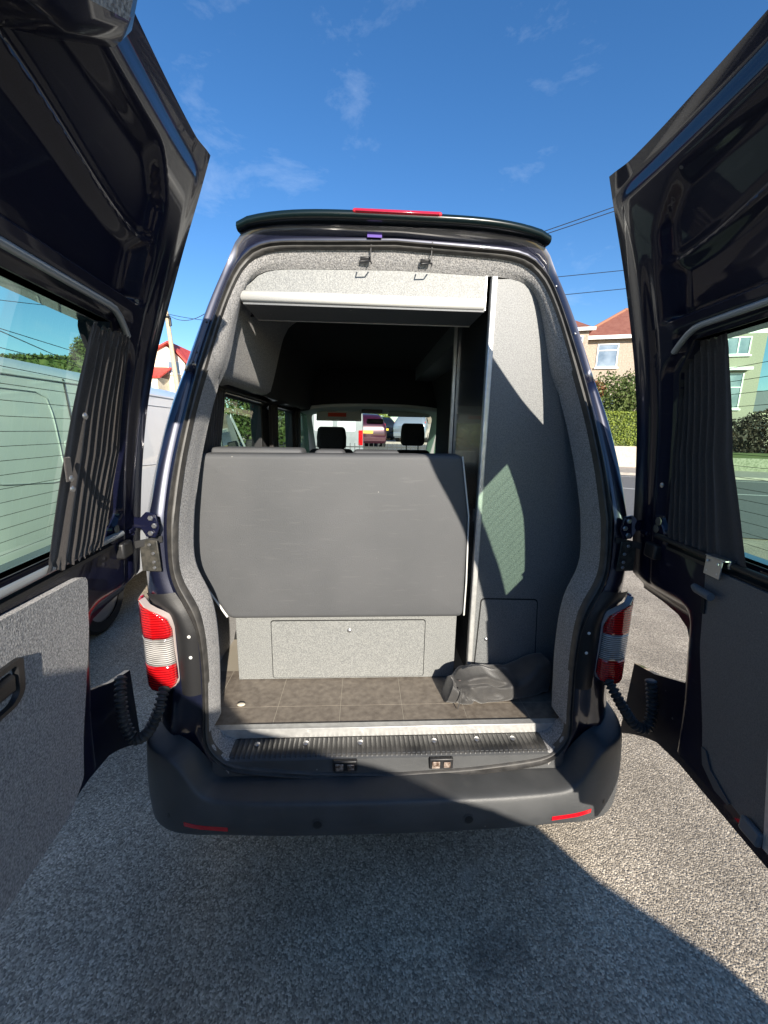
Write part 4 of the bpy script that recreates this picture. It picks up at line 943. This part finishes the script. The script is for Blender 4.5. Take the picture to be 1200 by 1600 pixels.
# white box van ahead on the left, seen through the windscreen
av_st = [(0, .35, 1.2, 2.3, .95, .90), (.05, .3, 1.2, 2.4, .97, .92), (3.4, .3, 1.2, 2.4, .97, .92), (3.7, .3, 1.2, 2.3, .97, .85), (4.4, .3, 1.2, 1.4, .95, .8), (5.0, .3, .9, 1.05, .85, .75)]
av = vehicle('white_van', av_st, (-1.08, 12.6, hgt(-1.7, 12)-.15), 0, mat('dull_white_paint', (.15,.165,.175), .5, noise_s=3, col2=(.20,.215,.225)), 'white van ahead, filling the left part of the windscreen view', 'van', wheels=((.84, .9), (.84, 4.0)))
for s in (-1, 1): MB().box(min(s*.80, s*.94), max(s*.80, s*.94), -.03, .02, .9, 1.4).build('tail_light', M_RED, av, bevel=.01)
MB().prism([(x, -.012, z) for x, z in rnd([(-.7, 1.35), (-.08, 1.35), (-.08, 2.0), (-.7, 2.0)], .06)], (0, .03, 0)).prism([(x, -.012, z) for x, z in rnd([(.08, 1.35), (.7, 1.35), (.7, 2.0), (.08, 2.0)], .06)], (0, .03, 0)).build('rear_window', mat('grey_blank', (.45,.46,.47), .4), av)

# iron railing ahead
ral = empty('iron_railing', (0, 10.2, hgt(0, 10.2))); tag(ral, 'black iron railing across the drive, seen low through the windscreen', 'railing')
MB().box(-3.2, 3.4, -.015, .015, 1.02, 1.05).box(-3.2, 3.4, -.015, .015, .15, .18).build('rail', M_BLK, ral)
b0 = MB().box(-.009, .009, -.009, .009, .0, 1.14).build('bar', M_BLK, ral); b0.location = (-3.15, 0, 0)
for i in range(1, 50):
    b = b0.copy(); COL.objects.link(b); b.location = (-3.15+i*.133, 0, 0)

# ================================================================== HOUSES, WALL, PLANTS
M_REND = mat('beige_pebbledash', (.29, .235, .185), .9, noise_s=14, col2=(.42, .35, .28), detail=8, bump=.5, bump_s=40)
M_REND2 = mat('grey_beige_render', (.27, .245, .20), .9, noise_s=25, col2=(.36, .33, .27), detail=8)
M_CREAM = mat('cream_render', (.62, .55, .42), .85, noise_s=4, col2=(.70, .63, .50))
M_UPVC = mat('white_upvc', (.80, .80, .78), .4)
M_PANE = mat('house_glass', (.10, .14, .19), .06, coat=1, spec=.8, noise_s=1.2, col2=(.25, .30, .36))
def tiles_mat(name, c1, c2, c3):
    m = mat(name, c1, .85, noise_s=3, col2=c2, detail=8); n = m.node_tree; b = n.nodes['Principled BSDF']; t = n.nodes.new('ShaderNodeTexCoord')
    br = n.nodes.new('ShaderNodeTexBrick'); br.inputs['Scale'].default_value = 4.5; br.inputs['Mortar Size'].default_value = .02
    br.inputs['Color1'].default_value = (*c1, 1); br.inputs['Color2'].default_value = (*c2, 1); br.inputs['Mortar'].default_value = (*c3, 1)
    n.links.new(t.outputs['Object'], br.inputs['Vector'])
    src = b.inputs['Base Color'].links[0].from_socket
    mxx = n.nodes.new('ShaderNodeMix'); mxx.data_type = 'RGBA'; mxx.inputs['Factor'].default_value = .5
    n.links.new(src, mxx.inputs[6]); n.links.new(br.outputs[0], mxx.inputs[7]); n.links.new(mxx.outputs[2], b.inputs['Base Color']); return m
M_ROOF = tiles_mat('red_roof_tiles', (.19, .060, .040), (.27, .11, .075), (.09, .035, .03))
M_ROOF2 = mat('bright_red_roof', (.50, .045, .035), .7, noise_s=6, col2=(.58, .08, .06))

def window(par, x0, x1, z0, z1, y, mull=1, transom=.75, nm='window'):
    """window in a wall facing -y at local y"""
    f = MB(); t = .06
    f.box(x0, x1, y-.05, y+.02, z0, z0+t).box(x0, x1, y-.05, y+.02, z1-t, z1).box(x0, x0+t, y-.05, y+.02, z0+t, z1-t).box(x1-t, x1, y-.05, y+.02, z0+t, z1-t)
    for k in range(1, mull+1):
        xm = lerp(x0, x1, k/(mull+1)); f.box(xm-.03, xm+.03, y-.045, y+.02, z0+t, z1-t)
    if transom:
        zt = lerp(z0, z1, transom); f.box(x0+t, x1-t, y-.044, y+.02, zt-.025, zt+.025)
    w = f.build(nm, M_UPVC, par)
    MB().box(x0+.02, x1-.02, y-.015, y+.01, z0+.02, z1-.02).build('pane', M_PANE, w)
    MB().box(x0-.08, x1+.08, y-.12, y+.0, z0-.09, z0-.002).build('sill', M_UPVC, w)
    return w
def hip_roof(x0, x1, y0, y1, z, h, inset, over=.35):
    a, b, c, d = (x0-over, y0-over, z), (x1+over, y0-over, z), (x1+over, y1+over, z), (x0-over, y1+over, z)
    ym = (y0+y1)/2; e, f = (x0+inset, ym, z+h), (x1-inset, ym, z+h)
    return [a, b, c, d, e, f], [(0,1,5,4), (1,2,5), (2,3,4,5), (3,0,4), (3,2,1,0)]
# houses stand along the street; local x runs along the street, local y away from it
ANG = math.atan2(SD.y, SD.x)
def house_root(name, s, c, z): 
    p = SD*s + SN*c; return empty(name, (p.x, p.y, z), ANG)
h1 = house_root('house', 4.2, 27.0, 0); tag(h1, 'beige pebbledashed house with red-brown hipped tile roof across the road, left of the right door', 'house')
MB().box(.7, 9.9, 0, 8, -.5, 7.5).build('wall', M_REND, h1)
v, f = hip_roof(.7, 9.9, 0, 8, 7.5, 2.5, 3.1); r = MB(); r.add(v, f); rf = r.build('roof', M_ROOF, h1, smooth=0)
MB().tube([(3.8, 4, 10.03), (6.8, 4, 10.03)], .11, 8).tube([(.4, -.3, 7.55), (3.8, 4, 10.0)], .10, 8).tube([(10.2, -.3, 7.55), (6.8, 4, 10.0)], .10, 8).build('ridge_tiles', mat('orange_ridge', (.28,.13,.08), .8), rf, smooth=60)
MB().box(5.0, 5.9, 4.3, 5.0, 9.2, 11.0).build('chimney', M_REND, rf)
MB().box(.3, 10.3, -.42, -.30, 7.36, 7.56).build('gutter', M_UPVC, h1)
window(h1, 1.62, 2.78, 5.80, 7.15, 0, 0, .72); window(h1, 5.2, 6.9, 5.80, 7.15, 0, 2, .72); window(h1, 1.62, 3.0, 2.6, 4.2, 0, 1, .72); window(h1, 5.2, 7.2, 2.6, 4.2, 0, 2, .72)
# front bay on its left end
by = MB().box(-1.6, .9, -.9, 3, -.5, 7.85).build('bay_wall', M_REND, h1)
v, f = hip_roof(-1.6, .9, -.9, 3, 7.85, 1.2, 1.1, .25); MB().add(v, f).build('bay_roof', M_ROOF, h1, smooth=0)
MB().box(-1.9, 1.2, -1.2, -1.08, 7.72, 7.90).build('bay_gutter', M_UPVC, h1); window(h1, -.9, .6, 5.9, 7.5, -.9, 1, .7)
h2 = house_root('house', 10.4, 26.6, 0); tag(h2, 'tall grey-beige rendered house with white windows, seen through the right door glass', 'house')
MB().box(.6, 3.7, 0, 8, -.5, 8.9).build('wall', M_REND2, h2)
v, f = hip_roof(.6, 3.7, 0, 8, 8.9, 1.6, 1.5); MB().add(v, f).build('roof', M_ROOF, h2, smooth=0)
window(h2, 1.3, 3.0, 6.25, 7.2, 0, 2, 0); window(h2, 1.5, 2.95, 3.35, 5.3, 0, 1, .6)
MB().box(1.35, 3.1, -.5, -.02, 5.4, 5.55).build('window_hood', M_UPVC, h2)
h3 = house_root('house', 22, 46, 1); tag(h3, 'small distant white house with grey roof, at the far right in the door glass', 'house')
MB().box(0, 7, 0, 6, 0, 3.2).build('wall', M_CREAM, h3); MB().add([(-.3,-.3,3.2),(7.3,-.3,3.2),(7.3,6.3,3.2),(-.3,6.3,3.2),(-.3,3,5.4),(7.3,3,5.4)], [(0,1,5,4),(2,3,4,5),(1,2,5),(0,4,3),(3,2,1,0)]).build('roof', mat('grey_slate', (.16,.17,.18), .8), h3, smooth=0)
window(h3, 1, 3, 1, 2.3, 0, 1, 0); window(h3, 4.3, 6, 1, 2.3, 0, 1, 0)
# cream house on the left, behind the white van
h4 = empty('house', (-17.5, 35, 0)); tag(h4, 'cream rendered house with bright red roofs in the gap beside the left door', 'house')
MB().box(-2.2, 2.3, 0, 8, -1, 7.2).prism([(-2.2, 0, 7.2), (2.3, 0, 7.2), (.9, 0, 8.35), (.1, 0, 8.6)], (0, 8, 0)).build('wall', M_CREAM, h4, smooth=0)
MB().add([(-3.4,-.4,6.35),(1.2,-.4,8.75),(1.2,8.4,8.75),(-3.4,8.4,6.35),(2.75,-.4,7.05),(2.75,8.4,7.05)], [(0,1,2,3),(1,4,5,2)]).build('roof', M_ROOF2, h4, smooth=0, solid=.15)
MB().add([(-2.6,-2.2,5.7),(1.2,-2.2,5.7),(1.2,.0,6.7),(-2.6,.0,6.7)], [(0,1,2,3)]).build('porch_roof', M_ROOF2, h4, smooth=0, solid=.12)
MB().box(-2.3, .9, -2.0, 0, -1, 5.7).build('porch_wall', M_CREAM, h4)
window(h4, .9, 1.9, 6.2, 7.2, 0, 1, 0); window(h4, -2.0, -1.2, 3.6, 5.2, -2.0, 0, .6); window(h4, -.4, .5, 3.6, 5.2, -2.0, 0, .6)
# telegraph pole
pol = empty('telegraph_pole', (-15.6, 33.0, 0)); tag(pol, 'leaning pale wooden telegraph pole in front of the cream house', 'pole')
MB().tube([(.62, 0, 0), (.5, 0, 5), (.12, 0, 10.6)], [.21, .18, .15], 12).build('shaft', mat('weathered_wood', (.42,.34,.22), .85, noise_s=12, col2=(.55,.46,.32), detail=8), pol, smooth=60)
MB().box(-.22, .45, -.28, -.16, 10.1, 10.2).build('crossarm', M_BLK, pol)
MB().tube([(.42, -.12, 9.5), (.40, -.12, 10.1)], .10, 10).build('junction_box', M_BLK, pol)
# overhead cables
def cable(a, b, sag, r, label, group):
    pts = [(lerp(a[0], b[0], t), lerp(a[1], b[1], t), lerp(a[2], b[2], t) - sag*4*t*(1-t)) for t in frange(0, 1, 24)]
    o = MB().tube(pts, r, 5).build('overhead_cable', M_BLK, None, smooth=60); tag(o, label, 'cable', group); return o
def ext(p, q, k0, k1):
    p, q = Vector(p), Vector(q); return tuple(p+(q-p)*k0), tuple(p+(q-p)*k1)
g = 'overhead cables crossing the sky right of the van roof'
a, b = ext((5.789, 14, 8.665), (8.32, 14, 9.56), -3, 4); cable(a, b, .1, .014, 'upper of the two close cables just right of the roof spoiler', g)
a, b = ext((5.85, 14.05, 8.60), (8.32, 14.05, 9.44), -3, 4); cable(a, b, .1, .014, 'lower of the two close cables just right of the roof spoiler', g)
a, b = ext((6.267, 14, 7.298), (9.165, 14, 7.651), -4, 4); cable(a, b, .1, .012, 'single cable between the paired cables and the lowest one, above the red-roofed house', g)
a, b = ext((6.56, 14, 6.722), (9.251, 14, 7.045), -4, 4); cable(a, b, .1, .012, 'lowest single cable over the red-brown roof', g)
pt_ = (-15.45, 33.0, 10.4); g = 'cables from the telegraph pole'
cable(pt_, (-6, 30, 9.6), .4, .02, 'cable running right from the pole top, almost level', g)
cable(pt_, (-8, 22, 8.1), .6, .02, 'cable dropping to the right from the pole top', g)
cable(pt_, (-30, 12, 8.2), .8, .02, 'nearly level cable at the top of the sky in the left door glass', g)
a, b = ext((-11.395, 16, 4.077), (-9.341, 10, 4.075), -.3, 2.5); cable(a, b, .0, .014, 'cable slanting down to the right across the sky in the left door glass', 'cables seen through the left door glass')

# garden wall across the road, low stone wall farther right
def along(name, s0, s1, c0, c1, z0, z1, material, label, cat, ns=30):
    o = raised(name, s0, s1, c0, c1, z0, z1, material, ns); tag(o, label, cat); return o
along('garden_wall', -8, 9.2, 22.6, 22.85, 0, 1.2, mat('pink_beige_wall', (.50,.40,.30), .85, noise_s=10, col2=(.60,.49,.38), detail=8), 'low pinkish rendered garden wall below the clipped hedge', 'wall')
along('garden_wall', 9.4, 24, 22.6, 22.9, 0, .75, mat('mossy_stone_wall', (.16,.17,.11), .9, noise_s=12, col2=(.30,.29,.22), detail=8, bump=.6, bump_s=20), 'low mossy wall under the dark bush, seen through the right door glass', 'wall')
raised('bank', -20, 30, 22.8, 60, -.2, 1.0, M_EARTH, kind='structure')

M_LEAF = mat('leaf_bright_green', (.13, .18, .025), .6, noise_s=3, col2=(.24, .29, .05), spec=.3)
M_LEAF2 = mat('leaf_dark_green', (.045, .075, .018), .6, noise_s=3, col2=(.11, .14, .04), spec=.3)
M_LEAF3 = mat('leaf_purple_brown', (.035, .028, .018), .6, noise_s=3, col2=(.07, .045, .03))
M_LEAF4 = mat('leaf_reddish', (.22, .07, .03), .6, noise_s=3, col2=(.30, .13, .05))
M_BARK = mat('bark', (.09, .07, .05), .9, noise_s=10, col2=(.14, .11, .08))
rng = random.Random(11)
def leaves(mb, c, rad, n, size, shape='ball', boxd=None):
    for _ in range(n):
        if shape == 'ball':
            d = Vector((rng.gauss(0,1), rng.gauss(0,1), rng.gauss(0,1))).normalized(); rr = rng.random()**.35
            lump = 1 + .28*noise.noise(d*2.3 + Vector(c)*.7) + .14*noise.noise(d*6+Vector(c))
            p = Vector((c[0]+d.x*rad[0]*rr*lump, c[1]+d.y*rad[1]*rr*lump, c[2]+d.z*rad[2]*rr*lump))
        else:
            p = Vector((rng.uniform(boxd[0], boxd[1]), rng.uniform(boxd[2], boxd[3]), rng.uniform(boxd[4], boxd[5])))
            # push to surface
            k = rng.random()
            if k < .55: p.y = boxd[2] + rng.gauss(0, .035)
            elif k < .85: p.z = boxd[5] + rng.gauss(0, .03)
        a = Vector((rng.gauss(0,1), rng.gauss(0,1), rng.gauss(0,1))).normalized(); b = a.cross(Vector((rng.gauss(0,1), rng.gauss(0,1), rng.gauss(0,1)))).normalized()
        s = size*rng.uniform(.6, 1.3); k = len(mb.v)
        mb.v += [tuple(p-a*s), tuple(p+b*s*.5), tuple(p+a*s), tuple(p-b*s*.5)]; mb.f.append((k, k+1, k+2, k+3))
def plain_build(mb, name, material, parent):
    me = bpy.data.meshes.new(name); me.from_pydata(mb.v, [], mb.f); me.update(); me.materials.append(material)
    o = bpy.data.objects.new(name, me); COL.objects.link(o); o.parent = parent; return o
def plant(name, loc, blobs, material, label, cat, size=.09, trunk=None, extra=None, rz=0, group=None):
    r = empty(name, loc, rz); tag(r, label, cat, group); mb = MB()
    for c, rad, n in blobs: leaves(mb, c, rad, n, size)
    plain_build(mb, 'crown', material, r)
    if extra:
        mb = MB()
        for c, rad, n in extra[1]: leaves(mb, c, rad, n, size)
        plain_build(mb, 'blossom', extra[0], r)
    top = blobs[0][0][2]; tk = MB().tube([(0,0,-.3), (.05,0,top*.5), (0,.05,top)], trunk or [.12, .08, .03], 8)
    for c, rad, n in blobs: tk.tube([(0,0,top*.3), tuple(lerp(a, b, .5) for a, b in zip((0,0,top*.3), c)), c], [.05, .035, .015], 6)
    tk.build('trunk', M_BARK, r, smooth=60)
    return r
hp_ = SD*0 + SN*23.0
hd = empty('hedge', (SD*0+SN*23.0)[:], ANG); tag(hd, 'clipped bright green hedge on top of the pinkish garden wall', 'hedge')
mb = MB(); leaves(mb, (0,0,0), 0, 15000, .055, 'box', (2.5, 9.2, 0, .9, 1.1, 2.95)); plain_build(mb, 'foliage', M_LEAF, hd)
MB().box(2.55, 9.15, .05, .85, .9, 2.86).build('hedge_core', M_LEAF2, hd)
p = SD*6.2+SN*24.6
plant('shrub', (p.x, p.y, .9), [((0,0,2.4), (1.5,1.1,1.9), 5200), ((1.2,.2,2.9), (.9,.9,1.5), 2600), ((-1.1,0,2.3), (.8,.8,1.1), 1500)], M_LEAF2, 'large loose green shrub behind the clipped hedge, in front of the beige house', 'shrub', .085,
      extra=(M_LEAF4, [((-.9,-.2,3.3), (.7,.6,.6), 700)]), rz=ANG)
p = SD*13.6+SN*23.7
plant('shrub', (p.x, p.y, .3), [((0,0,1.7), (1.4,.8,1.3), 4200), ((1.7,0,1.6), (1.2,.8,1.2), 3200), ((-1.2,0,1.4), (.9,.8,1.1), 2200)], M_LEAF3, 'dark purplish bush above the mossy wall, seen through the right door glass', 'shrub', .08, rz=ANG)
# left background trees and hedge seen over/through
for i, (x, y, h, w, lab) in enumerate(((-14.3, 20.6, 5.4, .75, 'slim tree rising above the dark hedge, seen through the left door glass beside the curtain'),)):
    plant('tree', (x, y, 0), [((0,0,h-1.0), (w,w,1.4), 3600), ((.1,.1,h-.1), (w*.6,w*.6,.8), 1600)], M_LEAF2, lab, 'tree', .07)
lh = empty('hedge', (-12, 18, 0)); tag(lh, 'long dark hedge line behind the white van, seen through the left door glass', 'hedge')
mb = MB(); leaves(mb, (0,0,0), 0, 16000, .09, 'box', (-22, -.4, 0, 1.5, 0, 4.75)); plain_build(mb, 'foliage', M_LEAF2, lh); MB().box(-21.9, -.5, .1, 1.4, 0, 4.6).build('hedge_core', M_LEAF2, lh)
for i, (x, y) in enumerate(((-3.9, 12.2), (-3.55, 16.0))):
    plant('tree', (x, y, 0), [((0,0,2.2), (1.15,1.1,1.6), 4200), ((.3,0,3.3), (.7,.8,.9), 1500)], M_LEAF2,
          ['dark leafy tree behind the white van windscreen, seen through the first side window', 'dark leafy tree farther off, seen through the second side window'][i], 'tree', .075, trunk=[.06, .04, .02], group='trees behind the parked vans')
# stone house ahead right, seen over the driver headrest
h5 = empty('house', (4.2, 27.5, 1.0)); tag(h5, 'sunlit beige stone house ahead, seen above the right headrest', 'house')
MB().box(-1.2, 6.5, 0, 7, -1, 5.5).build('wall', M_REND, h5); v, f = hip_roof(-1.2, 6.5, 0, 7, 5.5, 2, 2.5); MB().add(v, f).build('roof', M_ROOF, h5, smooth=0); window(h5, .4, 1.6, 1.0, 2.4, 0)
p = (.6, 24.5); plant('tree', (p[0], p[1], 1.0), [((0,0,2.0), (1.0,.9,1.4), 2200)], M_LEAF, 'green tree between the black and silver cars ahead', 'tree', .10)

# loose grit on the driveway
mb = MB(); rg = random.Random(5)
for _ in range(2600):
    y = rg.uniform(-1.3, .9) if rg.random() < .8 else rg.uniform(-1.3, 4); x = rg.uniform(-2.2, 3.0); r = rg.uniform(.0012, .0042)*(1.6 if rg.random() < .05 else 1)
    k = len(mb.v); a = rg.uniform(0, 6.3)
    mb.v += [(x+r*cos(a+i*2.1)*rg.uniform(.7, 1.3), y+r*sin(a+i*2.1)*rg.uniform(.7, 1.3), .0005) for i in range(3)] + [(x, y, r*rg.uniform(.5, 1.0))]
    mb.f += [(k, k+1, k+3), (k+1, k+2, k+3), (k+2, k, k+3)]
g_ = plain_build(mb, 'grit', mat('grit_stone', (.30, .27, .23), .8, noise_s=30, col2=(.60, .55, .47)), None); g_['kind'] = 'stuff'
